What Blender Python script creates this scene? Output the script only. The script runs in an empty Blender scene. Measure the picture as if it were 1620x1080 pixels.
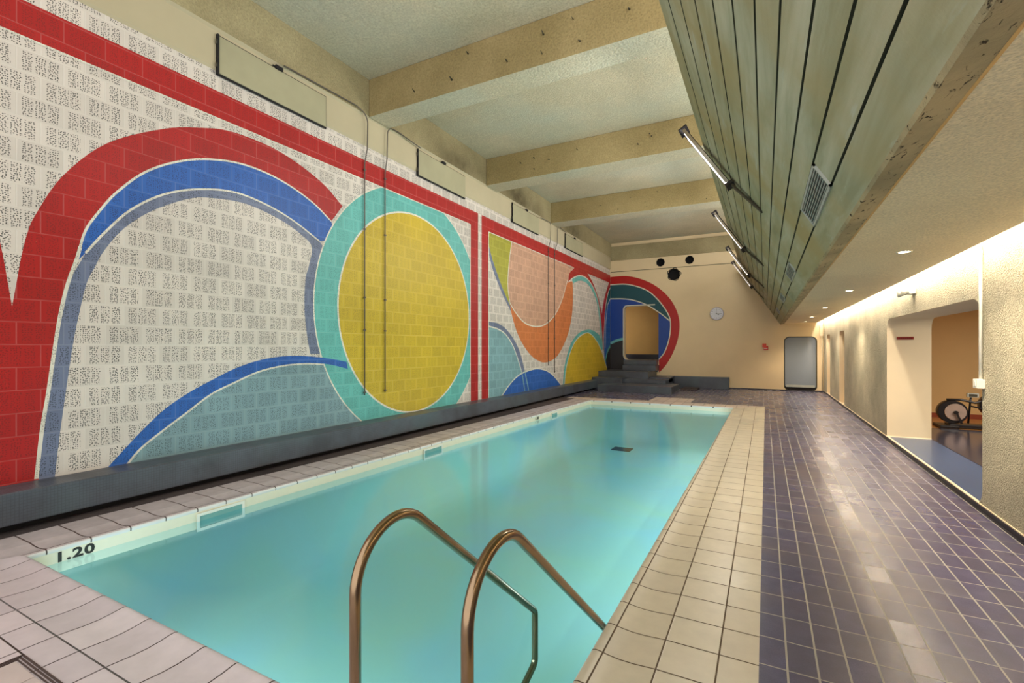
import bpy, bmesh, math, random
from mathutils import Vector, Matrix
from mathutils.geometry import tessellate_polygon

# ------------------------------------------------------------------ camera, world, light
sc = bpy.context.scene
COL = sc.collection
sc.view_settings.view_transform = 'Standard'
sc.view_settings.look = 'None'
sc.view_settings.gamma = 1.0
sc.view_settings.use_curve_mapping = False
sc.view_settings.exposure = 0.8
sc.cycles.use_denoising = True
sc.cycles.max_bounces = 10
sc.cycles.diffuse_bounces = 6
sc.cycles.transparent_max_bounces = 8
sc.cycles.sample_clamp_indirect = 6.0
sc.cycles.caustics_reflective = False
sc.cycles.caustics_refractive = False

cam_d = bpy.data.cameras.new('camera')
cam_d.sensor_width = 36.0
cam_d.lens = 755.0 / 1620.0 * 36.0
cam_d.shift_y = 10.0 / 1620.0
cam_d.clip_start = 0.05
cam = bpy.data.objects.new('camera', cam_d)
COL.objects.link(cam)
cam.location = (0, 0, 1.6)
cam.rotation_euler = (math.radians(90), 0, math.radians(27.9147))
sc.camera = cam

world = bpy.data.worlds.new('world')
sc.world = world
world.use_nodes = True
bg = world.node_tree.nodes['Background']
bg.inputs['Color'].default_value = (1.0, 0.98, 0.96, 1)
bg.inputs['Strength'].default_value = 1.15

def area(name, loc, rot, sx, sy, power, col, spread=180):
    d = bpy.data.lights.new(name, 'AREA')
    d.shape = 'RECTANGLE'; d.size = sx; d.size_y = sy; d.energy = power; d.color = col
    d.spread = math.radians(spread)
    o = bpy.data.objects.new(name, d); COL.objects.link(o)
    o.location = loc; o.rotation_euler = rot
    return o

# added unseen area light; end behind the camera left open to world light
area('added_side_light', (1.80, 9.0, 4.45), (0, math.radians(90), 0), 2.6, 18.0, 430, (1.0, 0.985, 0.97))
# warm aisle downlights are built with their lamps further down; the cove strip too

# ------------------------------------------------------------------ helpers
def finish(name, bm, mats, parent=None, smooth=False):
    bmesh.ops.recalc_face_normals(bm, faces=bm.faces)
    return link(name, bm, mats, parent, smooth)

def link(name, bm, mats, parent=None, smooth=False):
    me = bpy.data.meshes.new(name)
    if smooth:
        for f in bm.faces: f.smooth = True
    bm.to_mesh(me); bm.free()
    if not isinstance(mats, (list, tuple)): mats = [mats]
    for m in mats: me.materials.append(m)
    o = bpy.data.objects.new(name, me); COL.objects.link(o)
    if parent: o.parent = parent
    return o

def struct(o, label=None, cat=None):
    o['kind'] = 'structure'
    if label: o['label'] = label
    if cat: o['category'] = cat
    return o

def tag(o, label, cat, group=None, kind=None):
    o['label'] = label; o['category'] = cat
    if group: o['group'] = group
    if kind: o['kind'] = kind
    return o

def empty(name, loc=(0, 0, 0), rz=0.0):
    o = bpy.data.objects.new(name, None); COL.objects.link(o)
    o.location = loc; o.rotation_euler = (0, 0, rz)
    o.empty_display_size = 0.1
    return o

def copy_tree(o):
    c = o.copy(); COL.objects.link(c)
    for ch in list(o.children):
        k = ch.copy(); COL.objects.link(k); k.parent = c
        for g in list(ch.children):
            q = g.copy(); COL.objects.link(q); q.parent = k
    return c

def box(bm, x0, x1, y0, y1, z0, z1, mi=0, bev=0.0):
    vs = [bm.verts.new(p) for p in ((x0,y0,z0),(x1,y0,z0),(x1,y1,z0),(x0,y1,z0),(x0,y0,z1),(x1,y0,z1),(x1,y1,z1),(x0,y1,z1))]
    fs = []
    for q in ((0,3,2,1),(4,5,6,7),(0,1,5,4),(1,2,6,5),(2,3,7,6),(3,0,4,7)):
        f = bm.faces.new([vs[i] for i in q]); f.material_index = mi; fs.append(f)
    if bev > 0:
        es = list({e for f in fs for e in f.edges})
        r = bmesh.ops.bevel(bm, geom=es, offset=bev, segments=2, affect='EDGES', profile=0.7)
        for f in r['faces']: f.material_index = mi
    return vs

def oriented_box(bm, origin, ax, ay, az, a0, a1, b0, b1, c0, c1, mi=0):
    o = Vector(origin); ax = Vector(ax); ay = Vector(ay); az = Vector(az)
    def p(a, b, c): return o + ax*a + ay*b + az*c
    vs = [bm.verts.new(p(*q)) for q in ((a0,b0,c0),(a1,b0,c0),(a1,b1,c0),(a0,b1,c0),(a0,b0,c1),(a1,b0,c1),(a1,b1,c1),(a0,b1,c1))]
    for q in ((0,3,2,1),(4,5,6,7),(0,1,5,4),(1,2,6,5),(2,3,7,6),(3,0,4,7)):
        f = bm.faces.new([vs[i] for i in q]); f.material_index = mi
    return vs

def cyl(bm, p0, p1, r0, r1=None, seg=24, caps=True, mi=0):
    if r1 is None: r1 = r0
    p0 = Vector(p0); p1 = Vector(p1); d = (p1-p0).normalized()
    a = d.orthogonal().normalized(); b = d.cross(a)
    r = [[bm.verts.new(p + (a*math.cos(t)+b*math.sin(t))*rr) for t in [2*math.pi*i/seg for i in range(seg)]] for p, rr in ((p0, r0), (p1, r1))]
    for i in range(seg):
        j = (i+1) % seg
        f = bm.faces.new((r[0][i], r[0][j], r[1][j], r[1][i])); f.material_index = mi; f.smooth = True
    if caps:
        f = bm.faces.new(r[0][::-1]); f.material_index = mi
        f = bm.faces.new(r[1]); f.material_index = mi

def tube(bm, pts, rad, seg=14, mi=0, caps=True):
    pts = [Vector(p) for p in pts]
    n = len(pts); rings = []
    t0 = (pts[1]-pts[0]).normalized(); a = t0.orthogonal().normalized()
    for i, p in enumerate(pts):
        t = (pts[min(i+1, n-1)] - pts[max(i-1, 0)]).normalized()
        a = (a - t*a.dot(t)).normalized(); b = t.cross(a)
        rings.append([bm.verts.new(p + (a*math.cos(q)+b*math.sin(q))*rad) for q in [2*math.pi*k/seg for k in range(seg)]])
    for i in range(n-1):
        for k in range(seg):
            j = (k+1) % seg
            f = bm.faces.new((rings[i][k], rings[i][j], rings[i+1][j], rings[i+1][k])); f.smooth = True; f.material_index = mi
    if caps:
        for r in (rings[0][::-1], rings[-1]):
            f = bm.faces.new(r); f.material_index = mi

def round_corner_path(pts, rad, n=8):
    """polyline with its inner corners rounded"""
    pts = [Vector(p) for p in pts]; out = [pts[0]]
    for i in range(1, len(pts)-1):
        p = pts[i]; a = (pts[i-1]-p); b = (pts[i+1]-p)
        r = rad[i-1] if isinstance(rad, (list, tuple)) else rad
        ang = a.angle(b); d = min(r/math.tan(ang/2), a.length*0.49, b.length*0.49)
        s = p + a.normalized()*d; e = p + b.normalized()*d
        rr = d*math.tan(ang/2); c = p + (a.normalized()+b.normalized()).normalized()*(rr/math.sin(ang/2))
        u = s-c; v = e-c; w = u.angle(v)
        for k in range(n+1):
            t = k/n
            out.append(c + (u*math.sin((1-t)*w)+v*math.sin(t*w))/math.sin(w))
    out.append(pts[-1]); return out

def smooth2(pts, n=5):
    """Catmull-Rom through 2D points"""
    out = []
    P = [Vector((a, b)) for a, b in pts]
    for i in range(len(P)-1):
        p0 = P[i-1] if i > 0 else P[0]*2-P[1]
        p3 = P[i+2] if i+2 < len(P) else P[-1]*2-P[-2]
        p1, p2 = P[i], P[i+1]
        for k in range(n):
            t = k/n
            q = 0.5*((2*p1)+(p2-p0)*t+(2*p0-5*p1+4*p2-p3)*t*t+(3*p1-p0-3*p2+p3)*t**3)
            out.append((q.x, q.y))
    out.append(tuple(P[-1])); return out

def rrect(a0, a1, b0, b1, r, n=8):
    """rounded rectangle loop, r = radius or (bottom left, bottom right, top right, top left)"""
    if not isinstance(r, (list, tuple)): r = (r,)*4
    out = []
    for (cx, cy, q, rr) in ((a0, b0, 180, r[0]), (a1, b0, 270, r[1]), (a1, b1, 0, r[2]), (a0, b1, 90, r[3])):
        sx = 1 if cx == a0 else -1; sy = 1 if cy == b0 else -1
        if rr <= 0: out.append((cx, cy)); continue
        ox, oy = cx+sx*rr, cy+sy*rr
        for k in range(n+1):
            t = math.radians(q+90*k/n); out.append((ox+rr*math.cos(t), oy+rr*math.sin(t)))
    return out

def circle2(cx, cy, r, n=72):
    return [(cx+r*math.cos(2*math.pi*k/n), cy+r*math.sin(2*math.pi*k/n)) for k in range(n)]

def fill(bm, outer, holes, fn, mi=0):
    """tessellated flat region; fn maps (a, b) to a 3D point"""
    loops = [outer]+list(holes)
    flat = [p for L in loops for p in L]
    vs = [bm.verts.new(fn(*p)) for p in flat]
    for t in tessellate_polygon([[Vector((a, b, 0)) for a, b in L] for L in loops]):
        try:
            f = bm.faces.new([vs[i] for i in t]); f.material_index = mi
        except ValueError: pass

def reveal(bm, loop, fn0, fn1, mi=0, closed=True, smooth=True):
    a = [bm.verts.new(fn0(*p)) for p in loop]; b = [bm.verts.new(fn1(*p)) for p in loop]
    n = len(loop)
    for i in range(n if closed else n-1):
        j = (i+1) % n
        f = bm.faces.new((a[i], a[j], b[j], b[i])); f.material_index = mi; f.smooth = False

def ribbon(bm, pts, w, fn, mi=0, closed=False, off=0.0):
    n = len(pts); L = []
    for i, p in enumerate(pts):
        a = pts[i-1] if (i > 0 or closed) else pts[i]
        b = pts[(i+1) % n] if (i < n-1 or closed) else pts[i]
        dx, dy = b[0]-a[0], b[1]-a[1]; m = math.hypot(dx, dy) or 1
        nx, ny = -dy/m, dx/m
        L.append((bm.verts.new(fn(p[0]+nx*(off-w/2), p[1]+ny*(off-w/2))), bm.verts.new(fn(p[0]+nx*(off+w/2), p[1]+ny*(off+w/2)))))
    for i in range(n if closed else n-1):
        j = (i+1) % n
        f = bm.faces.new((L[i][0], L[j][0], L[j][1], L[i][1])); f.material_index = mi

def prism_y(bm, prof, y0, y1, mi=0, caps=True, mis=None):
    """profile in (x, z) extruded along y"""
    a = [bm.verts.new((x, y0, z)) for x, z in prof]; b = [bm.verts.new((x, y1, z)) for x, z in prof]
    n = len(prof)
    for i in range(n):
        j = (i+1) % n
        f = bm.faces.new((a[i], a[j], b[j], b[i])); f.material_index = mis[i] if mis else mi
    if caps:
        for L in (a, b):
            for t in tessellate_polygon([[Vector((x, z, 0)) for x, z in prof]]):
                f = bm.faces.new([L[i] for i in t]); f.material_index = mi

# ------------------------------------------------------------------ materials
def srgb(r, g, b):
    f = lambda c: (c/255/12.92) if c/255 <= 0.04045 else ((c/255+0.055)/1.055)**2.4
    return (f(r), f(g), f(b), 1.0)

class NT:
    """small node-tree writer"""
    def __init__(s, name):
        s.m = bpy.data.materials.new(name); s.m.use_nodes = True
        s.t = s.m.node_tree; s.n = s.t.nodes; s.n.clear()
        s.out = s.n.new('ShaderNodeOutputMaterial')
        s.b = s.n.new('ShaderNodeBsdfPrincipled'); s.l(s.b.outputs[0], s.out.inputs[0])
    def l(s, a, b): s.t.links.new(a, b)
    def put(s, sock, v):
        if hasattr(v, 'is_output') or hasattr(v, 'links'): s.l(v, sock)
        else: sock.default_value = v
    def pos(s): return s.n.new('ShaderNodeNewGeometry').outputs['Position']
    def sep(s, v):
        n = s.n.new('ShaderNodeSeparateXYZ'); s.l(v, n.inputs[0]); return n.outputs
    def comb(s, x=0.0, y=0.0, z=0.0):
        n = s.n.new('ShaderNodeCombineXYZ')
        for i, v in enumerate((x, y, z)): s.put(n.inputs[i], v)
        return n.outputs[0]
    def math(s, op, a, b=0.0, c=0.0, clamp=False):
        n = s.n.new('ShaderNodeMath'); n.operation = op; n.use_clamp = clamp
        s.put(n.inputs[0], a); s.put(n.inputs[1], b); s.put(n.inputs[2], c); return n.outputs[0]
    def noise(s, vec, scale, detail=3.0, rough=0.55, dist=0.0, out=0):
        n = s.n.new('ShaderNodeTexNoise'); s.l(vec, n.inputs['Vector'])
        n.inputs['Scale'].default_value = scale; n.inputs['Detail'].default_value = detail
        n.inputs['Roughness'].default_value = rough; n.inputs['Distortion'].default_value = dist
        return n.outputs[out]
    def voro(s, vec, scale, feature='F1', out='Distance', rnd=1.0, dim='3D'):
        n = s.n.new('ShaderNodeTexVoronoi'); n.feature = feature; n.voronoi_dimensions = dim
        s.l(vec, n.inputs['Vector']); n.inputs['Scale'].default_value = scale; n.inputs['Randomness'].default_value = rnd
        return n.outputs[out]
    def white(s, vec):
        n = s.n.new('ShaderNodeTexWhiteNoise'); n.noise_dimensions = '3D'; s.l(vec, n.inputs['Vector']); return n.outputs['Value']
    def ramp(s, fac, stops, interp='LINEAR'):
        n = s.n.new('ShaderNodeValToRGB'); n.color_ramp.interpolation = interp
        e = n.color_ramp.elements
        while len(e) < len(stops): e.new(0.5)
        for i, (p, c) in enumerate(stops):
            e[i].position = p; e[i].color = c if len(c) == 4 else (*c, 1)
        s.put(n.inputs[0], fac); return n.outputs[0]
    def mapr(s, v, a, b, c=0.0, d=1.0):
        n = s.n.new('ShaderNodeMapRange'); s.put(n.inputs[0], v)
        for i, q in enumerate((a, b, c, d)): n.inputs[i+1].default_value = q
        return n.outputs[0]
    def mix(s, fac, a, b, mode='MIX'):
        n = s.n.new('ShaderNodeMix'); n.data_type = 'RGBA'; n.blend_type = mode
        s.put(n.inputs[0], fac); s.put(n.inputs[6], a); s.put(n.inputs[7], b); return n.outputs[2]
    def bump(s, h, strength=0.5, dist=0.01, normal=None):
        n = s.n.new('ShaderNodeBump'); n.inputs['Strength'].default_value = strength
        n.inputs['Distance'].default_value = dist; s.l(h, n.inputs['Height'])
        if normal: s.l(normal, n.inputs['Normal'])
        s.l(n.outputs[0], s.b.inputs['Normal']); return n.outputs[0]
    def set(s, col=None, rough=None, metal=None, spec=None, **kw):
        if col is not None: s.put(s.b.inputs['Base Color'], col)
        if rough is not None: s.put(s.b.inputs['Roughness'], rough)
        if metal is not None: s.put(s.b.inputs['Metallic'], metal)
        if spec is not None: s.put(s.b.inputs['Specular IOR Level'], spec)
        return s.m

def plain(name, col, rough=0.5, metal=0.0, spec=0.5, var=0.06, scale=8.0, bump=0.0):
    t = NT(name); p = t.pos()
    n = t.noise(p, scale, 4)
    k = t.mapr(n, 0.25, 0.75, 1-var, 1+var)
    c = t.mix(1.0, col, t.comb(k, k, k), 'MULTIPLY')
    if bump: t.bump(t.noise(p, scale*12, 3), bump, 0.003)
    return t.set(c, rough, metal, spec)

def block_paint(name, col, dots=1.0, joints=0.22, axis='Y', rough=0.42):
    """paint over perforated acoustic block: running bond, three pads of random holes in each block"""
    t = NT(name); p = t.pos(); s = t.sep(p); u0 = s[1] if axis == 'Y' else s[0]
    v0 = t.math('DIVIDE', t.math('ADD', s[2], 0.035), 0.208)
    row = t.math('FLOOR', v0); v = t.math('FRACT', v0)
    odd = t.math('MODULO', row, 2.0)
    u1 = t.math('DIVIDE', t.math('ADD', t.math('SUBTRACT', u0, 0.067), t.math('MULTIPLY', odd, 0.165)), 0.33)
    cell = t.math('FLOOR', u1); u = t.math('FRACT', u1)
    inu = t.math('DIVIDE', t.math('SUBTRACT', u, 0.09), 0.82)
    sub = t.math('FRACT', t.math('MULTIPLY', inu, 3.0))
    m = t.math('MULTIPLY', t.math('GREATER_THAN', inu, 0.0), t.math('LESS_THAN', inu, 1.0))
    m = t.math('MULTIPLY', m, t.math('LESS_THAN', t.math('ABSOLUTE', t.math('SUBTRACT', v, 0.5)), 0.41))
    m = t.math('MULTIPLY', m, t.math('LESS_THAN', t.math('ABSOLUTE', t.math('SUBTRACT', sub, 0.5)), 0.43))
    flat = t.comb(u0, s[2], 0.0)
    d = t.voro(flat, 53.0, dim='2D', rnd=0.62)
    hole = t.math('MULTIPLY', t.mapr(d, 0.26, 0.31, 1.0, 0.0), m)
    edge = t.math('MINIMUM', t.math('MULTIPLY', t.math('MINIMUM', u, t.math('SUBTRACT', 1.0, u)), 0.33),
                  t.math('MULTIPLY', t.math('MINIMUM', v, t.math('SUBTRACT', 1.0, v)), 0.208))
    joint = t.mapr(edge, 0.002, 0.007, 1.0, 0.0)
    tone = t.mapr(t.white(t.comb(cell, row, 3.0)), 0, 1, 0.93, 1.06)
    wear = t.mapr(t.noise(p, 1.3, 5, 0.6), 0.3, 0.7, 0.93, 1.06)
    k = t.math('MULTIPLY', tone, wear)
    c = t.mix(1.0, col, t.comb(k, k, k), 'MULTIPLY')
    light = t.mix(0.30, col, (0.85, 0.83, 0.78, 1))
    c = t.mix(t.math('MULTIPLY', joint, joints), c, light)
    dark = t.mix(0.88, col, (0.012, 0.010, 0.010, 1))
    c = t.mix(t.math('MULTIPLY', hole, dots), c, dark)
    h = t.math('SUBTRACT', t.math('SUBTRACT', t.math('MULTIPLY', t.noise(p, 60, 3), 0.12), joint), t.math('MULTIPLY', hole, 0.8))
    t.bump(h, 0.35, 0.004)
    return t.set(c, rough, spec=0.4)

def stucco(name, col, col2, scale=70.0, strength=0.6, dist=0.01, blot=0.8, rough=0.85, tint=None, speck=0.0):
    t = NT(name); p = t.pos()
    n = t.noise(p, scale, 4, 0.6); v = t.voro(p, scale*0.7)
    h = t.math('ADD', n, t.math('MULTIPLY', v, 0.6))
    b = t.noise(p, blot, 4, 0.6)
    c = t.mix(t.mapr(b, 0.35, 0.65), col, col2)
    if tint: c = t.mix(t.mapr(t.noise(p, 0.45, 3), 0.45, 0.7), c, tint)
    k = t.mapr(h, 0.45, 1.05, 0.80, 1.12)
    c = t.mix(1.0, c, t.comb(k, k, k), 'MULTIPLY')
    if speck:
        q = t.mapr(t.noise(p, 95.0, 3, 0.7), 0.53, 0.62)
        c = t.mix(t.math('MULTIPLY', q, speck), c, srgb(104, 96, 74))
        q2 = t.mapr(t.noise(t.comb(t.sep(p)[1], t.sep(p)[2], t.sep(p)[0]), 120.0, 2, 0.6), 0.62, 0.68)
        c = t.mix(t.math('MULTIPLY', q2, speck), c, srgb(226, 220, 200))
    t.bump(h, strength, dist)
    return t.set(c, rough, spec=0.2)

def tiles(name, pu, pv, ou, ov, colA, colB, grout, gw=0.006, rough=0.3, gu=None, var=0.12, bump=0.5, off=None, spec=0.5, mott=0.0, blot=None):
    """grid tiles in world x (pu, ou) and y (pv, ov); gu = grout half width in x"""
    t = NT(name); p = t.pos(); s = t.sep(p)
    u0 = t.math('DIVIDE', t.math('SUBTRACT', s[0], ou), pu); v0 = t.math('DIVIDE', t.math('SUBTRACT', s[1], ov), pv)
    cu = t.math('FLOOR', u0); u = t.math('FRACT', u0)
    if off: v0 = t.math('ADD', v0, t.math('MULTIPLY', t.math('MODULO', t.math('ABSOLUTE', cu), 2.0), off))
    cv = t.math('FLOOR', v0); v = t.math('FRACT', v0)
    eu = t.math('MULTIPLY', t.math('MINIMUM', u, t.math('SUBTRACT', 1.0, u)), pu)
    ev = t.math('MULTIPLY', t.math('MINIMUM', v, t.math('SUBTRACT', 1.0, v)), pv)
    gu = gu or gw/2
    gU = t.mapr(eu, gu, gu+0.0015, 1.0, 0.0); gV = t.mapr(ev, gw/2, gw/2+0.0015, 1.0, 0.0)
    g = t.math('MAXIMUM', gU, gV)
    r = t.white(t.comb(cu, cv, 1.0))
    c = t.mix(r, colA, colB)
    nn = t.noise(p, 9.0, 4, 0.6)
    k = t.mapr(nn, 0.3, 0.7, 1-var, 1+var)
    c = t.mix(1.0, c, t.comb(k, k, k), 'MULTIPLY')
    if mott:
        f = t.mapr(t.noise(p, 140.0, 2), 0.35, 0.65, 1-mott, 1+mott)
        c = t.mix(1.0, c, t.comb(f, f, f), 'MULTIPLY')
    if blot: c = t.mix(t.mapr(t.noise(p, 1.1, 4), 0.5, 0.75, 0.0, 0.7), c, blot)
    c = t.mix(g, c, grout)
    ro = t.mix(g, (rough,)*3+(1,), (0.8, 0.8, 0.8, 1))
    ro = t.math('ADD', ro, t.math('MULTIPLY', t.math('SUBTRACT', r, 0.5), 0.12))
    h = t.math('ADD', t.math('SUBTRACT', 1.0, g), t.math('MULTIPLY', t.noise(p, 45.0, 3), 0.06))
    t.bump(h, bump, 0.0015)
    return t.set(c, ro, spec=spec)

M = {}
M['cream_block'] = block_paint('cream_block_paint', srgb(216, 206, 197), joints=0.5)
M['red'] = block_paint('red_block_paint', srgb(172, 26, 26), 0.45)
M['blue'] = block_paint('blue_block_paint', srgb(40, 96, 178), 0.6)
M['grey'] = block_paint('slate_block_paint', srgb(112, 122, 150), 0.7)
M['teal'] = block_paint('turquoise_block_paint', srgb(102, 182, 176), 0.45)
M['yellow'] = block_paint('mustard_block_paint', srgb(202, 172, 44), 0.40)
M['greyblue'] = block_paint('grey_blue_block_paint', srgb(128, 158, 166), 0.7)
M['salmon'] = block_paint('salmon_block_paint', srgb(204, 158, 132), 0.6)
M['orange'] = block_paint('orange_block_paint', srgb(208, 120, 68), 0.45)
M['olive'] = block_paint('olive_block_paint', srgb(172, 166, 58), 0.5)
M['lightblue'] = block_paint('light_blue_block_paint', srgb(128, 168, 176), 0.6)
M['petrol'] = block_paint('petrol_block_paint', srgb(16, 84, 92), 0.1)
M['black_paint'] = block_paint('charcoal_block_paint', srgb(42, 36, 40), 0.1)
M['white_line'] = block_paint('white_line_paint', srgb(226, 222, 208), 0.5)
FB = {}
for k, c in (('red', (176, 16, 10)), ('blue', (22, 66, 150)), ('petrol', (10, 74, 84)), ('black_paint', (40, 34, 38)), ('white_line', (214, 210, 190)), ('teal', (112, 180, 180))):
    FB[k] = plain('flat_'+k, srgb(*c), 0.45, var=0.05, scale=3)
M['band'] = plain('smooth_band_plaster', srgb(184, 172, 142), 0.7, var=0.06, scale=1.5, bump=0.1)
M['stucco_up'] = stucco('upper_wall_stucco', srgb(170, 158, 122), srgb(150, 138, 104), 55, 0.7, 0.012)
def soot(name):
    m = M['stucco_up']; nt = m.node_tree; t = NT.__new__(NT); t.m = m; t.t = nt; t.n = nt.nodes
    t.b = next(n for n in nt.nodes if n.type == 'BSDF_PRINCIPLED')
    src = t.b.inputs['Base Color'].links[0].from_socket
    p = t.pos(); s = t.sep(p); tot = None
    for y, z, wy, wz, k in ((8.75, 5.62, 0.9, 0.35, 0.8), (11.7, 5.68, 0.9, 0.4, 1.0), (12.7, 5.6, 0.5, 0.3, 0.8), (15.8, 5.7, 1.0, 0.4, 1.0), (4.0, 5.55, 0.5, 0.15, 0.3)):
        d = t.math('ADD', t.math('POWER', t.math('ABSOLUTE', t.math('DIVIDE', t.math('SUBTRACT', s[1], y), wy)), 2.0), t.math('POWER', t.math('ABSOLUTE', t.math('DIVIDE', t.math('SUBTRACT', s[2], z), wz)), 2.0))
        g = t.math('MULTIPLY', t.math('POWER', 2.718, t.math('MULTIPLY', d, -1.0)), k)
        tot = g if tot is None else t.math('MAXIMUM', tot, g)
    tot = t.math('MULTIPLY', tot, t.mapr(t.noise(p, 2.2, 5, 0.7), 0.3, 0.65, 0.5, 0.95))
    t.l(t.mix(tot, src, srgb(72, 62, 42)), t.b.inputs['Base Color'])
soot('x')
M['stucco_beam'] = stucco('beam_stucco', srgb(168, 150, 108), srgb(148, 131, 90), 50, 0.7, 0.012)
M['stucco_ceiling'] = stucco('ceiling_stucco', srgb(204, 194, 168), srgb(190, 182, 156), 50, 0.6, 0.012, tint=srgb(188, 190, 172))
M['stucco_low'] = stucco('low_ceiling_stucco', srgb(236, 218, 182), srgb(228, 208, 172), 90, 0.6, 0.010)
M['stucco_right'] = stucco('rough_wall_stucco', srgb(208, 200, 176), srgb(178, 172, 152), 90, 1.0, 0.016, blot=1.4, speck=0.75)
M['far_paint'] = plain('cream_wall_paint', srgb(228, 206, 166), 0.6, var=0.06, scale=0.7, bump=0.08)
M['jamb'] = plain('cream_jamb_paint', srgb(226, 208, 176), 0.55, var=0.05, scale=1.2, bump=0.08)
M['corridor'] = plain('corridor_ochre_paint', srgb(210, 166, 92), 0.6, var=0.08, scale=0.9)
M['ochre'] = plain('ochre_wall_paint', srgb(208, 178, 126), 0.6, var=0.08, scale=0.9)
M['dark_tile'] = tiles('dark_floor_tile', 0.1345, 0.2655, -0.035, 0.076, srgb(88, 86, 116), srgb(68, 64, 90), srgb(156, 152, 146), 0.006, 0.27, gu=0.0040, var=0.14, mott=0.10, bump=0.25, spec=0.6, blot=srgb(100, 88, 98))
M['coping_right'] = tiles('pale_tile_aisle_side', 0.27, 0.27, -0.481, 0.006, srgb(204, 196, 178), srgb(196, 187, 170), srgb(92, 76, 60), 0.007, 0.32, var=0.05, spec=0.5)  # same tile as the other sides, warm aisle light put into its colour
M['coping_near'] = tiles('pale_tile_near_side', 0.28, 0.3388, -4.60, 1.158, srgb(212, 203, 208), srgb(196, 187, 193), srgb(60, 46, 42), 0.007, 0.34, var=0.06, spec=0.45)  # near and mural sides: same tile, cool light put into the colour
M['deck_near'] = tiles('pale_tile_near_deck', 0.28, 0.1515, -4.60, 1.158, srgb(212, 203, 208), srgb(196, 187, 193), srgb(60, 46, 42), 0.007, 0.34, var=0.06, spec=0.45)
M['coping_left'] = tiles('pale_tile_mural_side', 0.62, 0.28, -5.66, 0.208, srgb(196, 187, 190), srgb(182, 173, 176), srgb(82, 66, 62), 0.010, 0.42, var=0.10, spec=0.4)
M['coping_far'] = tiles('pale_tile_far_side', 0.28, 0.40, -4.60, 14.0, srgb(208, 192, 180), srgb(196, 180, 170), srgb(120, 100, 92), 0.008, 0.4, var=0.06)
LW = srgb(220, 222, 222)
M['lip'] = tiles('white_nosing_mural_side', 50.0, 0.28, -20.0, 0.208, LW, LW, srgb(70, 66, 62), 0.008, 0.25, var=0.03)
M['lip_near'] = tiles('white_nosing_near_side', 0.28, 50.0, -4.60, -20.0, LW, LW, srgb(70, 66, 62), 0.008, 0.25, var=0.03)
M['lip_aisle'] = tiles('white_nosing_aisle_side', 50.0, 0.27, -20.0, 0.006, LW, LW, srgb(70, 66, 62), 0.008, 0.25, var=0.03)
M['lip_far'] = tiles('white_nosing_far_side', 0.56, 50.0, -4.60, -20.0, LW, LW, srgb(70, 66, 62), 0.03, 0.25, var=0.03)
M['strip'] = stucco('rough_dark_gutter', srgb(92, 82, 82), srgb(66, 60, 62), 120, 0.9, 0.006)
M['beige_band'] = plain('waterline_band', srgb(232, 226, 204), 0.4, var=0.03)
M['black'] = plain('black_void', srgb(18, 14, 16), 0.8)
M['base_black'] = plain('black_skirting_tile', srgb(34, 30, 38), 0.3)
M['num_black'] = plain('black_numerals', srgb(40, 38, 36), 0.5)

def pool_mat():
    t = NT('pool_plaster'); p = t.pos()
    n = t.noise(p, 0.55, 3, 0.5, 0.6)
    c = t.mix(t.mapr(n, 0.35, 0.65), srgb(184, 220, 204), srgb(174, 216, 222))
    return t.set(c, 0.7, spec=0.2)
M['plaster'] = pool_mat()

def water_mat():
    t = NT('pool_water_surface'); t.n.remove(t.b); p = t.pos()
    tr = t.n.new('ShaderNodeBsdfTransparent'); tr.inputs[0].default_value = (0.64, 0.93, 0.99, 1)
    gl = t.n.new('ShaderNodeBsdfGlossy'); gl.inputs['Roughness'].default_value = 0.13; gl.inputs[0].default_value = (0.9, 0.97, 1, 1)
    fr = t.n.new('ShaderNodeFresnel'); fr.inputs[0].default_value = 1.33
    bp = t.n.new('ShaderNodeBump'); bp.inputs['Strength'].default_value = 0.15; bp.inputs['Distance'].default_value = 0.01
    t.l(t.noise(p, 3.0, 2, 0.5, 0.4), bp.inputs['Height'])
    t.l(bp.outputs[0], gl.inputs['Normal']); t.l(bp.outputs[0], fr.inputs['Normal'])
    mx = t.n.new('ShaderNodeMixShader'); t.l(fr.outputs[0], mx.inputs[0]); t.l(tr.outputs[0], mx.inputs[1]); t.l(gl.outputs[0], mx.inputs[2])
    t.l(mx.outputs[0], t.out.inputs[0]); return t.m
M['water'] = water_mat()

def mosaic():
    t = NT('dark_mosaic_tile'); p = t.pos(); s = t.sep(p)
    def g(o):
        f = t.math('FRACT', t.math('DIVIDE', o, 0.026)); return t.mapr(t.math('MINIMUM', f, t.math('SUBTRACT', 1.0, f)), 0.06, 0.10, 1.0, 0.0)
    m = t.math('MAXIMUM', g(s[1]), g(s[2]))
    b = t.noise(p, 1.6, 5, 0.65)
    c = t.mix(t.mapr(b, 0.35, 0.65), srgb(86, 92, 104), srgb(66, 68, 76))
    c = t.mix(t.mapr(t.noise(p, 0.9, 3), 0.5, 0.7), c, srgb(84, 100, 108))
    c = t.mix(t.math('MULTIPLY', m, 0.35), c, srgb(44, 44, 50))
    t.bump(t.math('SUBTRACT', 1.0, m), 0.3, 0.001)
    return t.set(c, 0.35)
M['mosaic'] = mosaic()
M['step'] = mosaic(); M['step'].name = 'step_mosaic'

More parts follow.
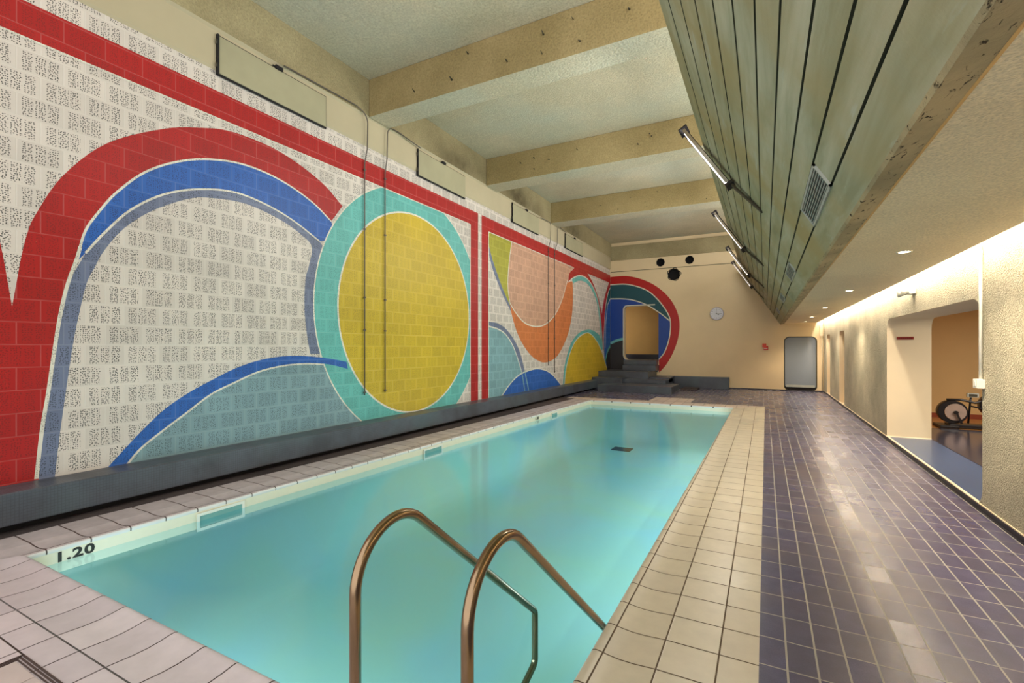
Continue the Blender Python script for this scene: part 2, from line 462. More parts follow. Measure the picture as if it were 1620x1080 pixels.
def board_concrete():
    t = NT('board_concrete'); p = t.pos(); s = t.sep(p)
    st = t.comb(s[0], t.math('MULTIPLY', s[1], 0.12), s[2])
    a = t.noise(st, 4.5, 5, 0.6, 0.4); b = t.noise(p, 0.8, 4)
    c = t.mix(t.mapr(a, 0.35, 0.65), srgb(146, 146, 116), srgb(188, 186, 162))
    c = t.mix(t.mapr(b, 0.4, 0.7), c, srgb(168, 152, 108))
    c = t.mix(t.mapr(t.noise(st, 9.0, 4, 0.7), 0.60, 0.72, 0, 0.6), c, srgb(184, 190, 178))
    t.bump(t.noise(p, 40, 5, 0.7), 0.4, 0.004)
    return t.set(c, 0.75, spec=0.3)
M['boards'] = board_concrete()
M['groove'] = plain('groove_concrete', srgb(62, 62, 44), 0.9, var=0.15, scale=3)
def broken():
    t = NT('broken_concrete_edge'); p = t.pos(); s = t.sep(p)
    st = t.comb(t.math('MULTIPLY', s[0], 2.5), s[1], s[2])
    pit = t.mapr(t.noise(st, 14, 4, 0.7, 0.6), 0.60, 0.66, 0, 1)
    c = t.mix(t.mapr(t.noise(p, 2.5, 5), 0.35, 0.65), srgb(186, 166, 128), srgb(150, 138, 108))
    c = t.mix(pit, c, srgb(46, 36, 28))
    t.bump(t.math('SUBTRACT', t.noise(p, 22, 5, 0.7), pit), 0.7, 0.012)
    return t.set(c, 0.85, spec=0.2)
M['broken'] = broken()
M['bead'] = plain('corner_bead', srgb(196, 156, 94), 0.5)
M['rail'] = plain('brushed_bronze_steel', srgb(150, 126, 100), 0.20, 1.0, var=0.18, scale=5)
M['alu'] = plain('ribbed_aluminium', srgb(214, 208, 212), 0.25, 1.0, var=0.10, scale=30)
M['dark_metal'] = plain('dark_painted_metal', srgb(56, 52, 38), 0.6)
M['black_metal'] = plain('black_end_cap', srgb(24, 18, 22), 0.4)
M['grey_frame'] = plain('grey_grille_frame', srgb(170, 172, 164), 0.5)
M['conduit'] = plain('old_grey_conduit', srgb(92, 84, 78), 0.5, 0.3, var=0.25, scale=3)
M['panel'] = plain('painted_access_panel', srgb(166, 160, 130), 0.6, var=0.10, scale=1.6)
M['white_plastic'] = plain('white_plastic', srgb(232, 230, 220), 0.35, var=0.02)
M['door_grey'] = plain('grey_blue_door_paint', srgb(128, 136, 146), 0.3, var=0.08, scale=0.8)
M['red_plastic'] = plain('red_plastic', srgb(206, 62, 34), 0.4)
M['clock_face'] = plain('clock_face', srgb(214, 214, 220), 0.4, var=0.01)
M['clock_rim'] = plain('clock_rim', srgb(140, 136, 140), 0.3, 0.6)
M['gym_floor'] = plain('dark_rubber_floor', srgb(54, 54, 70), 0.16, spec=0.6, var=0.15, scale=0.8)
M['gym_blue'] = plain('blue_rubber_edge', srgb(62, 86, 122), 0.25, spec=0.5, var=0.08, scale=0.8)
M['gym_wood'] = plain('tan_floor_strip', srgb(186, 130, 66), 0.3)
M['redwood'] = plain('red_brown_skirting', srgb(140, 62, 34), 0.4)
M['bike_black'] = plain('black_machine_plastic', srgb(26, 22, 26), 0.35)
M['bike_disc'] = plain('spun_steel_disc', srgb(222, 200, 190), 0.3, 0.7, var=0.12, scale=12)

def emit(name, col, st):
    t = NT(name); t.b.inputs['Emission Color'].default_value = col; t.b.inputs['Emission Strength'].default_value = st
    t.set(col, 0.5); return t.m
M['lamp_glow'] = emit('downlight_glow', (1.0, 0.86, 0.62, 1), 25.0)
M['cove_glow'] = emit('cove_strip_glow', (1.0, 0.92, 0.78, 1), 50.0)
M['tube_glow'] = emit('fluorescent_glow', (1.0, 0.97, 0.92, 1), 3.5)

# ================================================================== ROOM SHELL
XL, XR, YF, YB = -5.99, 1.88, 20.5, -1.2
ZC = 6.15
POOL_Y0, POOL_Y1, WATER_Z = 1.497, 14.0, -0.122
def xl(y): return -5.01 + 0.025*(y-1.5)      # pool edge on the mural side
def xr(y): return -0.817 + 0.0058*(y-1.5)    # pool edge on the aisle side

# ---- mural curves, measured on the wall in metres (y, z)
C = {
    'red_outer': [(1.691, 1.977), (1.718, 2.187), (1.75, 2.43), (1.789, 2.647), (1.848, 2.842), (2.044, 3.265), (2.398, 3.713), (2.918, 4.069), (3.296, 4.236), (3.725, 4.351), (4.392, 4.338), (5.07, 4.137), (5.495, 3.873)],
    'red_cusp_left': [(1.435, 3.02), (1.552, 2.741), (1.613, 2.407), (1.655, 2.194), (1.688, 1.97)],
    'red_inner': [(1.852, 0.38), (1.892, 0.842), (1.934, 1.168), (1.984, 1.611), (2.027, 1.949), (2.079, 2.226), (2.151, 2.489), (2.215, 2.768), (2.339, 3.01), (2.478, 3.229), (2.734, 3.521), (3.064, 3.75), (3.433, 3.905), (3.88, 3.985), (4.392, 3.945), (4.9, 3.787), (5.27, 3.577)],
    'blue_start': [(2.151, 2.546), (2.215, 2.768)],
    'grey_outer': [(2.215, 2.546), (2.378, 2.791), (2.603, 3.077), (2.918, 3.33), (3.296, 3.499), (3.725, 3.588), (4.144, 3.551), (4.58, 3.432), (5.048, 3.222)],
    'greyL_outer': [(1.868, 0.376), (1.9, 0.819), (1.95, 1.167), (1.993, 1.611), (2.044, 1.951), (2.097, 2.251), (2.151, 2.396), (2.234, 2.573)],
    'grey_inner': [(1.984, 0.382), (2.018, 0.756), (2.062, 1.157), (2.115, 1.611), (2.169, 1.959), (2.224, 2.243), (2.291, 2.417), (2.368, 2.597), (2.54, 2.863), (2.802, 3.115), (3.165, 3.345), (3.433, 3.433), (3.88, 3.48), (4.392, 3.387), (4.736, 3.246), (4.908, 3.106), (4.85, 2.8), (4.797, 2.619), (4.777, 2.203), (4.817, 1.825), (4.879, 1.513)],
    'bluec_top': [(2.398, 0.368), (2.519, 0.502), (2.69, 0.685), (2.918, 0.9), (3.165, 1.064), (3.433, 1.199), (3.725, 1.331), (4.043, 1.428), (4.392, 1.479), (4.777, 1.479), (5.202, 1.437), (5.577, 1.372)],
    'bluec_bot': [(2.551, 0.359), (2.69, 0.52), (2.918, 0.689), (3.165, 0.858), (3.433, 1.042), (3.725, 1.166), (4.043, 1.287), (4.392, 1.354), (4.777, 1.376), (5.202, 1.346), (5.602, 1.258)],
    'yg_right': [(11.286, 4.439), (11.137, 3.852), (11.069, 3.239), (11.186, 2.786)],
    'dark_curve_in': [(10.107, 4.078), (10.261, 3.801), (10.526, 3.444), (10.801, 3.117), (11.216, 2.695)],
    'dark_curve_out': [(10.107, 3.862), (10.261, 3.583), (10.481, 3.305), (10.801, 2.958), (11.246, 2.566)],
    'pink_low': [(11.186, 2.786), (11.489, 2.572), (11.914, 2.355), (12.364, 2.252), (12.965, 2.235), (13.614, 2.359), (14.319, 2.703), (14.926, 3.271), (15.328, 3.85), (15.662, 4.209), (16.008, 4.456)],
    'orange_out': [(11.236, 2.579), (11.438, 2.237), (11.699, 1.909), (12.135, 1.57), (12.719, 1.285), (13.48, 1.145), (14.319, 1.282), (14.926, 1.624), (15.493, 2.17), (15.833, 2.861), (15.921, 3.487), (15.868, 3.946)],
    'loop_left': [(15.41, 3.86), (15.543, 4.168), (15.973, 4.414)],
    'loop_in': [(15.41, 3.847), (15.921, 4.077), (16.647, 4.255), (17.43, 4.239), (18.168, 3.987), (18.728, 3.551), (19.079, 2.931), (19.271, 2.286), (19.441, 1.556)],
    'loop_right': [(17.43, 4.453), (18.059, 4.182), (18.728, 3.693), (19.079, 3.293), (19.271, 3.001)],
    'arch_out': [(19.271, 3.001), (19.49, 3.472), (19.815, 3.909), (20.202, 4.328), (20.36, 4.446)],
    'arch_in': [(19.589, 1.482), (19.54, 1.851), (19.639, 2.594), (19.815, 3.349), (20.202, 3.986), (20.738, 4.391)],
    'lb_out': [(10.09, 2.243), (10.526, 2.219), (10.991, 2.079), (11.489, 1.762), (11.805, 1.425), (12.079, 0.926), (12.34, 0.334)],
    'lb_in': [(10.09, 2.126), (10.526, 2.077), (10.943, 1.949), (11.336, 1.666), (11.646, 1.282), (11.892, 0.885), (12.091, 0.33)],
    'dome': [(10.69, 0.333), (11.186, 0.638), (11.699, 0.846), (12.364, 0.953), (12.965, 0.976), (13.614, 0.885), (14.173, 0.692), (14.801, 0.355)],
    'yel2_in': [(15.085, 0.348), (15.246, 0.905), (15.577, 1.381), (16.097, 1.813), (16.837, 2.081), (17.636, 2.168), (18.501, 1.91), (19.198, 1.484), (19.689, 1.035), (19.994, 0.726)],
    'yel2_out': [(14.942, 0.346), (15.069, 0.912), (15.36, 1.383), (15.782, 1.81), (16.46, 2.123), (17.268, 2.278), (18.103, 2.285), (18.914, 2.131)],
    'dark2': [(19.84, 1.144), (20.123, 1.479), (20.738, 1.787)],
    'far_red_out': [(-5.921, 4.705), (-5.304, 4.699), (-4.703, 4.545), (-4.118, 4.247), (-3.619, 3.816), (-3.27, 3.291), (-3.098, 2.709), (-3.132, 2.061), (-3.34, 1.412), (-3.619, 0.9), (-3.903, 0.565)],
    'far_red_in': [(-5.921, 4.359), (-5.304, 4.343), (-4.703, 4.171), (-4.263, 3.923), (-3.832, 3.46), (-3.514, 2.938), (-3.444, 2.5), (-3.514, 1.92), (-3.69, 1.41), (-3.917, 1.116)],
    'far_line': [(-5.921, 3.744), (-5.456, 3.722), (-5.001, 3.647), (-4.408, 3.411), (-3.832, 3.021), (-3.479, 2.719)],
    'far_dark': [(-5.921, 1.823), (-5.688, 1.921), (-5.38, 1.995)],
}
C = {k: smooth2(v) for k, v in C.items()}

mural_mats = ['cream_block', 'red', 'blue', 'grey', 'teal', 'yellow', 'greyblue', 'salmon', 'orange', 'olive', 'lightblue', 'petrol', 'black_paint', 'white_line']
MI = {k: i for i, k in enumerate(mural_mats)}

def build_left_wall():
    bm = bmesh.new()
    # blocks, smooth band, stucco, as real steps in the wall face
    prism_y(bm, [(XL, -0.1), (XL, 5.02), (XL-0.25, 5.02), (XL-0.25, -0.1)], YB, YF+0.3)
    w = link('wall_left', bm, M['cream_block'])
    bm = bmesh.new()
    prof = [(XL, 5.0201), (XL+0.02, 5.05), (XL+0.02, 5.50), (XL+0.05, 5.53), (XL+0.05, ZC-0.001), (XL-0.25, ZC-0.001), (XL-0.25, 5.0201)]
    prism_y(bm, prof, YB, YF-0.001, mis=[0, 0, 0, 1, 1, 1, 1])
    struct(link('wall_left_upper', bm, [M['band'], M['stucco_up']]), 'smooth band and rough stucco above the mural', 'wall')
    struct(w, 'tall perforated block wall carrying the painted mural', 'wall')
    return w
wall_left = build_left_wall()

def build_mural():
    bm = bmesh.new(); layer = [0]
    def fn():
        layer[0] += 1; x = XL + 0.00012*layer[0]
        return lambda a, b: (x, a, b)
    def poly(pts, mat): fill(bm, pts, [], fn(), MI[mat])
    def line(pts, w=0.028, mat='white_line', off=0.0, closed=False): ribbon(bm, pts, w, fn(), MI[mat], closed, off)
    yc, zc_, R, r = 7.30, 2.27, 2.36, 1.90
    mir = lambda L: [(2*1.69-a, b) for a, b in L]
    # first panel
    grey = C['greyL_outer'][:-3] + C['grey_outer'] + [(5.15, 3.1), (5.1, 1.5)] + C['grey_inner'][::-1]
    red = C['red_outer'] + C['red_inner'][::-1] + [(1.852, 0.3), (1.69, 0.3)]
    poly(red, 'red'); poly([(a, b) for a, b in mir(red)], 'red')
    poly([(1.30, 0.3), (1.90, 0.3), (1.85, 1.2), (1.72, 1.98), (1.66, 1.98), (1.5, 1.2)], 'red')
    i0 = min(range(len(C['red_inner'])), key=lambda i: abs(C['red_inner'][i][1]-2.45) + (0 if C['red_inner'][i][0] < 2.3 else 9))
    poly(C['red_inner'][i0:] + [(5.35, 3.3)] + C['grey_outer'][::-1], 'blue')
    poly(grey + [(1.984, 0.3), (1.86, 0.3)], 'grey')
    poly(C['bluec_bot'] + [(6.2, 0.9), (6.2, 0.3), (2.50, 0.3)], 'greyblue')
    line(C['red_inner'][:i0+4], 0.03); line(C['red_inner'][i0:], 0.022); line(C['grey_outer'], 0.022)
    line(C['bluec_bot'], 0.022, off=-0.012)
    poly(circle2(yc, zc_, R, 120), 'teal'); line(circle2(yc, zc_, R, 120), 0.022, closed=True)
    bc = C['bluec_top'] + C['bluec_bot'][::-1]
    poly(bc, 'blue')
    poly(circle2(yc, zc_, r, 120), 'yellow'); line(circle2(yc, zc_, r, 120), 0.03, closed=True)
    # second panel
    poly([(10.05, 0.3), (20.49, 0.3), (20.49, 4.5), (10.05, 4.5)], 'cream_block')
    dci = C['dark_curve_in']; dco = C['dark_curve_out']
    poly([(10.07, 4.46), (11.29, 4.46)] + C['yg_right'] + dci[::-1] + [(10.07, 4.15)], 'olive')
    poly(dci + dco[::-1], 'grey')
    poly([(11.29, 4.46)] + C['yg_right'][:-1] + C['pink_low'] + [(16.0, 4.46)], 'salmon')
    pl = [p for p in C['pink_low'] if p[1] < 3.87 or p[0] < 13]
    poly(pl[::-1] + C['orange_out'], 'orange')
    line(C['pink_low'], 0.035); line(C['yg_right'], 0.03)
    loop = C['loop_in'] + C['arch_in'] + [(20.45, 4.46)] + C['arch_out'][::-1][:-1] + C['loop_right'][::-1] + [(17.2, 4.46), (16.1, 4.46)] + C['loop_left'][::-1][:-1]
    poly(loop, 'red')
    line([p for p in C['loop_in'] if p[0] > 15.8], 0.16, 'teal', off=-0.11)
    line(C['loop_in'], 0.03); line(C['orange_out'][-10:], 0.03)
    poly(C['arch_in'] + [(20.49, 4.30), (20.49, 0.3), (20.15, 0.3), (19.99, 0.73), (19.69, 1.03)], 'blue')
    poly([(19.70, 3.05), (19.80, 3.35), (20.1, 3.85), (20.49, 4.22), (20.49, 3.75), (20.1, 3.45)], 'petrol')
    line([(20.49, 3.75), (20.1, 3.45), (19.82, 2.6), (19.75, 1.6)], 0.05)
    line(C['arch_in'], 0.05)
    poly(C['dark2'] + [(20.49, 1.78), (20.49, 0.3), (20.12, 0.3), (19.99, 0.75)], 'black_paint')
    line([(19.70, 1.0)] + C['dark2'], 0.12, 'teal')
    lb_o = C['lb_out']; lb_i = C['lb_in']
    poly([(10.07, 0.3), (10.07, 2.12)] + lb_i, 'lightblue')
    poly(lb_o + lb_i[::-1], 'grey'); line(lb_i, 0.035)
    poly(C['dome'] + [(14.85, 0.3), (10.65, 0.3)], 'blue'); line(C['dome'], 0.035)
    low = lambda L: [p for p in L if p[1] < 0.93]
    line(low(lb_i), 0.05, 'lightblue'); line(low(lb_o), 0.05, 'lightblue')
    poly(C['yel2_out'] + [(19.35, 1.75)] + [p for p in C['yel2_in'][::-1] if p[0] < 19.3] + [(15.08, 0.3), (14.93, 0.3)], 'teal')
    poly(C['yel2_in'] + [(20.12, 0.3), (15.08, 0.3)], 'yellow'); line(C['yel2_in'], 0.035)
    # the red frames
    poly([(YB+0.02, 4.44), (9.585, 4.44), (9.585, 4.775), (YB+0.02, 4.775)], 'red')
    poly([(9.25, 0.3), (9.585, 0.3), (9.585, 4.5), (9.25, 4.5)], 'red')
    poly([(9.585, 0.3), (9.745, 0.3), (9.745, 4.79), (9.585, 4.79)], 'cream_block')
    poly([(9.745, 0.3), (10.07, 0.3), (10.07, 4.775), (9.745, 4.775)], 'red')
    poly([(9.745, 4.44), (20.49, 4.44), (20.49, 4.775), (9.745, 4.775)], 'red')
    for yy in (9.25, 10.07): line([(yy, 0.3), (yy, 4.44)], 0.03)
    line([(10.07, 4.44), (15.9, 4.44)], 0.022); line([(YB+0.02, 4.44), (9.25, 4.44)], 0.018)
    m = link('mural', bm, [M[k] for k in mural_mats], wall_left)
    return m
build_mural()

# ---- far wall with its painted arch, doorway above the steps, round duct holes
DOORWAY = rrect(-5.38, -3.93, 1.08, 3.39, (0.22, 0.05, 0.14, 0.14))
HOLES = [(-3.846, 5.16, 0.155), (-2.70, 5.17, 0.15), (-3.31, 4.625, 0.24)]
DOOR = rrect(0.646, 1.664, 0.03, 2.0, 0.16)
DOORB = [(0.646, 1.664, 0.03, 2.0)]
def far_wall():
    bm = bmesh.new()
    fn = lambda a, b: (a, YF, b)
    hl = [DOORWAY, DOOR] + [circle2(x, z, r, 28) for x, z, r in HOLES]
    fill(bm, [(XL-0.02, -0.1), (2.6, -0.1), (2.6, ZC+0.02), (XL-0.02, ZC+0.02)], hl, fn, 0)
    reveal(bm, DOORWAY, fn, lambda a, b: (a, YF+0.30, b), 1)
    reveal(bm, DOOR, fn, lambda a, b: (a, YF+0.10, b), 1)
    for h in hl[2:]: reveal(bm, h, fn, lambda a, b: (a, YF+0.30, b), 2)
    fill(bm, [(XL-0.02, -0.1), (2.6, -0.1), (2.6, ZC+0.02), (XL-0.02, ZC+0.02)], hl, lambda a, b: (a, YF+0.30, b), 0)
    w = link('wall_far', bm, [M['far_paint'], M['jamb'], M['black']])
    struct(w, 'cream painted end wall beyond the pool', 'wall')
    # painted arch
    bm = bmesh.new(); layer = [0]
    keys = ['red', 'blue', 'petrol', 'black_paint', 'white_line', 'teal']; K = {k: i for i, k in enumerate(keys)}
    def f2():
        layer[0] += 1; y = YF - 0.0002*layer[0]
        return lambda a, b: (a, y, b)
    ri = C['far_red_in']; ro = C['far_red_out']
    x0 = XL+0.005
    fill(bm, [(x0, 4.36)] + ri + [(-3.95, 0.95), (-3.96, 0.6), (x0, 0.6)], [DOORWAY], f2(), K['blue'])
    top = [p for p in ri if p[1] > 2.72]
    fill(bm, [(x0, 4.36)] + top + C['far_line'][::-1] + [(x0, 3.744)], [], f2(), K['petrol'])
    fill(bm, [(x0, 4.70)] + ro + ri[::-1] + [(x0, 4.36)], [], f2(), K['red'])
    fill(bm, [(x0, 1.80)] + C['far_dark'] + [(-5.385, 0.6), (x0, 0.6)], [], f2(), K['black_paint'])
    ribbon(bm, [(x0, 4.36)]+ri, 0.045, f2(), K['white_line'])
    ribbon(bm, [(x0, 3.744)]+C['far_line'], 0.045, f2(), K['white_line'])
    ribbon(bm, [(x0, 1.80)]+C['far_dark'], 0.11, f2(), K['teal'])
    lw = rrect(-5.40, -3.91, 1.06, 3.41, (0.24, 0.05, 0.16, 0.16))
    n0 = next(i for i, p in enumerate(lw) if p[0] > -4.0)
    ribbon(bm, sorted([q for q in lw if q[0] < -5.0], key=lambda q: q[1]) + sorted([q for q in lw if -5.3 < q[0] < -4.06 and q[1] > 2.5]), 0.05, f2(), K['white_line'])
    link('painted_arch', bm, [FB[k] for k in keys], w)
    return w
wall_far = far_wall()

# corridor seen through the doorway above the steps
bm = bmesh.new()
fn = lambda a, b: (a, 22.6, b)
fill(bm, [(-7.2, 0.9), (-2.2, 0.9), (-2.2, 4.2), (-7.2, 4.2)], [], fn)
for x in (-7.2, -2.2):
    vs = [bm.verts.new(q) for q in ((x, YF+0.3, 0.9), (x, 22.6, 0.9), (x, 22.6, 4.2), (x, YF+0.3, 4.2))]; bm.faces.new(vs)
vs = [bm.verts.new(q) for q in ((-7.2, YF+0.3, 4.2), (-2.2, YF+0.3, 4.2), (-2.2, 22.6, 4.2), (-7.2, 22.6, 4.2))]; bm.faces.new(vs)
struct(link('wall_corridor', bm, M['corridor']), 'ochre corridor wall seen through the doorway above the steps', 'wall')
bm = bmesh.new(); box(bm, -7.2, -2.2, YF+0.3, 22.6, 0.98, 1.08)
struct(link('floor_corridor', bm, M['step']), 'dark corridor floor behind the raised doorway', 'floor')
bm = bmesh.new(); box(bm, -7.2, -2.2, 22.56, 22.6, 1.08, 1.30)
struct(link('baseboard_corridor', bm, M['base_black']), 'dark skirting behind the raised doorway', 'baseboard')

# mouldings high on the far wall
bm = bmesh.new(); box(bm, XL+0.05, 2.0, YF-0.07, YF-0.004, 5.39, 6.0, bev=0.01)
struct(link('trim_1', bm, M['stucco_up']), 'plastered beam across the top of the cream end wall', 'trim')
bm = bmesh.new(); box(bm, XL+0.02, 2.0, YF-0.008, YF-0.001, 4.895, 4.915)
struct(link('trim_2', bm, M['groove']), 'thin shadow joint across the cream end wall', 'trim')
bm = bmesh.new(); box(bm, -1.22, XR, YF-0.015, YF-0.001, 0.0, 0.045)
struct(link('baseboard_far', bm, M['base_black']), 'low dark skirting under the cream end wall', 'baseboard')

# ---- grey door at the far right
bm = bmesh.new()
lf = [(a, b) for a, b in rrect(0.665, 1.645, 0.14, 1.985, (0.06, 0.06, 0.145, 0.145))]
fill(bm, lf, [], lambda a, b: (a, YF+0.05, b)); reveal(bm, lf, lambda a, b: (a, YF+0.05, b), lambda a, b: (a, YF+0.09, b))
d = struct(link('door_1', bm, M['door_grey']), 'grey blue door with rounded corners in the cream end wall', 'door')
bm = bmesh.new(); fill(bm, DOOR, [], lambda a, b: (a, YF+0.098, b))
link('dark_gap', bm, M['black'], d)
bm = bmesh.new(); ribbon(bm, DOOR, 0.03, lambda a, b: (a, YF-0.004, b), closed=True); 
link('door_frame', bm, M['dark_metal'], d)
bm = bmesh.new(); box(bm, 0.70, 1.61, YF+0.035, YF+0.05, 0.15, 0.23)
link('kick_plate', bm, M['grey_frame'], d)

# ---- right wall with openings
OPEN = rrect(6.28, 10.41, 0.05, 2.10, (0.16, 0.03, 0.20, 0.26))
SLOT1 = rrect(15.42, 16.42, 0.02, 2.07, (0.05, 0.05, 0.16, 0.16))
SLOT2 = rrect(18.62, 19.55, 0.02, 2.05, (0.05, 0.05, 0.16, 0.16))
bm = bmesh.new()
XR2 = XR+0.60
for x in (XR, XR2):
    fill(bm, [(YB, -0.1), (YF, -0.1), (YF, ZC+0.02), (YB, ZC+0.02)], [OPEN, SLOT1, SLOT2], (lambda x: lambda a, b: (x, a, b))(x), 0 if x == XR else 1)
for L in (OPEN, SLOT1, SLOT2): reveal(bm, L, lambda a, b: (XR, a, b), lambda a, b: (XR2, a, b), 1)
wall_right = struct(link('wall_right', bm, [M['stucco_right'], M['jamb']]), 'rough stucco wall along the aisle with rounded openings', 'wall')
# recesses behind the two narrow openings
for i, (a, b) in enumerate(((15.2, 16.65), (18.4, 19.8))):
    bm = bmesh.new(); box(bm, XR2+0.01, XR2+0.4, a, b, 0, 2.3)
    bm.faces.ensure_lookup_table()
    bmesh.ops.delete(bm, geom=[f for f in bm.faces if f.calc_center_median().x < XR2+0.02], context='FACES')
    struct(link('wall_recess', bm, M['jamb']), ('cream recess behind the nearer narrow opening', 'cream recess behind the narrow opening nearest the end wall')[i], 'wall')
# black skirting strip
bm = bmesh.new(); box(bm, XR-0.012, XR-0.001, YB, YF-0.02, 0, 0.055, mi=0); box(bm, XR-0.03, XR-0.012, YB, YF-0.02, 0, 0.012, mi=0)
struct(link('baseboard_right', bm, M['base_black']), 'black tile skirting along the rough aisle wall', 'baseboard')
bm = bmesh.new(); box(bm, XR-0.010, XR+0.02, YB, YF-0.02, 0.0555, 0.066)
struct(link('trim_3', bm, M['jamb']), 'pale sealant line over the black skirting', 'trim')

# ---- gym room behind the big opening
bm = bmesh.new()
box(bm, XR2+0.01, 6.5, 13.9, 14.1, -0.05, 2.9)
struct(link('wall_gym', bm, M['ochre']), 'ochre wall at the back of the exercise room', 'wall')
bm = bmesh.new(); box(bm, 6.5, 6.7, 3.0, 14.1, -0.05, 2.9); box(bm, XR2+0.01, 6.5, 2.9, 3.0, -0.05, 2.9)
struct(link('wall_gym_side', bm, M['ochre']), 'ochre side wall of the exercise room', 'wall')
bm = bmesh.new(); box(bm, XR2+0.01, 6.5, 3.0, 13.9, 2.6, 2.7)
struct(link('ceiling_gym', bm, M['jamb']), 'cream ceiling of the exercise room', 'ceiling')
bm = bmesh.new(); box(bm, XR2+0.002, 6.5, 3.0, 13.9, -0.08, 0.05)
struct(link('floor_gym', bm, M['gym_wood']), 'tan floor of the exercise room', 'floor')
bm = bmesh.new(); box(bm, XR2+0.01, 6.4, 3.1, 11.9, 0.0505, 0.062, bev=0.004)
tag(link('rubber_mat', bm, M['gym_floor']), 'large dark rubber mat on the exercise room floor', 'mat')
bm = bmesh.new(); box(bm, XR2+0.02, 6.5, 13.87, 13.898, 0.05, 0.15)
struct(link('baseboard_gym', bm, M['redwood']), 'red brown skirting at the back of the exercise room', 'baseboard')
bm = bmesh.new(); box(bm, 5.0, 5.3, 8.0, 9.2, 2.57, 2.6)
gl = tag(link('ceiling_light', bm, M['tube_glow']), 'ceiling lamp inside the exercise room', 'lamp')
d_ = area('gym_lamp', (4.6, 9.0, 2.55), (0, 0, 0), 1.2, 3.0, 120, (1.0, 0.90, 0.74))

bm = bmesh.new(); box(bm, XR+0.004, XR2+0.0035, 6.42, 10.385, 0.0505, 0.060)
struct(link('floor_threshold', bm, M['gym_blue']), 'blue rubber threshold in the big opening', 'floor')

# ---- ceiling and beams
bm = bmesh.new(); box(bm, XL-0.2, 2.5, YB, YF+0.25, ZC, ZC+0.2)
struct(link('ceiling', bm, M['stucco_ceiling']), 'high pale green stucco ceiling over the pool', 'ceiling')
bl = ['nearest of the three stucco ceiling beams', 'middle one of the three stucco ceiling beams', 'stucco ceiling beam nearest the cream end wall']
for i, (y0, y1) in enumerate(((6.02, 6.50), (9.88, 10.42), (13.82, 14.45))):
    bm = bmesh.new(); box(bm, XL+0.052, XR-0.005, y0, y1, 5.51, ZC-0.001, bev=0.02)
    for f in bm.faces:
        if f.normal.z < -0.5 or f.calc_center_median().z < 5.52: f.material_index = 1  # undersides get a lighter stucco, light off the water put into the colour
    o = struct(link('ceiling_beam', bm, [M['stucco_beam'], M['stucco_ceiling']]), bl[i], 'beam')
    rnd = random.Random(5+i)
    for k in range(9):
        bm = bmesh.new()
        x = rnd.uniform(-5.0, -1.3); z = rnd.uniform(5.6, 6.02); s = rnd.uniform(0.010, 0.022)
        cyl(bm, (x, y0-0.004, z), (x, y0-0.05-s, z+rnd.uniform(-.03, .03)), s*0.7, s*0.3, 6)
        link('rusty_stub', bm, M['dark_metal'], o)

# ---- low ceiling over the aisle, with its light cove along the wall
bm = bmesh.new()
prism_y(bm, [(0.640, 2.495), (1.665, 2.515), (1.665, 2.575), (0.640, 2.575)], YB, YF-0.001)
struct(link('ceiling_low', bm, M['stucco_low']), 'low textured ceiling over the tiled aisle', 'ceiling')
bm = bmesh.new(); prism_y(bm, [(1.20, 2.576), (1.24, 2.576), (1.24, 2.90), (XR-0.001, 2.90), (XR-0.001, 2.94), (1.20, 2.94)], YB, YF-0.001)
struct(link('ceiling_cove', bm, M['jamb']), 'cove above the edge of the low ceiling', 'ceiling')
bm = bmesh.new(); box(bm, 1.70, 1.735, YB+0.2, YF-0.1, 2.665, 2.69)
tag(link('cove_light', bm, M['cove_glow']), 'long warm light strip in the cove over the aisle wall', 'lamp')
bm = bmesh.new(); tube(bm, [(0.633, YB, 2.498), (0.633, YF-0.002, 2.498)], 0.008, 8)
struct(link('trim_4', bm, M['bead']), 'orange metal bead along the edge of the low ceiling', 'trim')

# ---- slanted board-marked concrete spandrel
SL = 1.60
def sz(x): return 2.48 - SL*(x-0.5)
top_x = -0.796
gx = [-0.68, -0.55, -0.42, -0.285, -0.162, -0.047, 0.063, 0.176, 0.283, 0.384]
nx, nz = -SL/math.hypot(SL, 1), -1/math.hypot(SL, 1)      # outward normal (towards the pool, down)
tx, tz = 1/math.hypot(SL, 1), -SL/math.hypot(SL, 1)       # down the slope
def spandrel():
    bm = bmesh.new()
    prof = [(top_x, sz(top_x))]; mis = []
    for g in gx:
        w = 0.009
        a = (g-w*tx, sz(g)-w*tz); b = (g+w*tx, sz(g)+w*tz)
        dp = 0.022
        prof += [a, (a[0]-nx*dp+tx*0.003, a[1]-nz*dp+tz*0.003), (b[0]-nx*dp-tx*0.003, b[1]-nz*dp-tz*0.003), b]
        mis += [0, 1, 1, 1]
    mis.append(0); prof.append((0.497, sz(0.497)))
    mis.append(2); prof.append((0.510, 2.466))
    mis.append(2); prof.append((0.625, 2.492))
    mis.append(2); prof.append((0.625, 2.60))
    mis.append(0); prof.append((top_x+0.22, 4.60))
    mis.append(0)
    prism_y(bm, prof, YB, YF-0.002, mis=mis)
    return struct(finish('wall_slanted', bm, [M['boards'], M['groove'], M['broken']]), 'slanted board marked green grey concrete spandrel over the aisle', 'wall')
spandrel()

def on_slant(s, y, n=0.0):
    """s = distance down the slope from the top edge, n = height off the face"""
    return Vector((top_x + tx*s + nx*n, y, sz(top_x) + tz*s + nz*n))

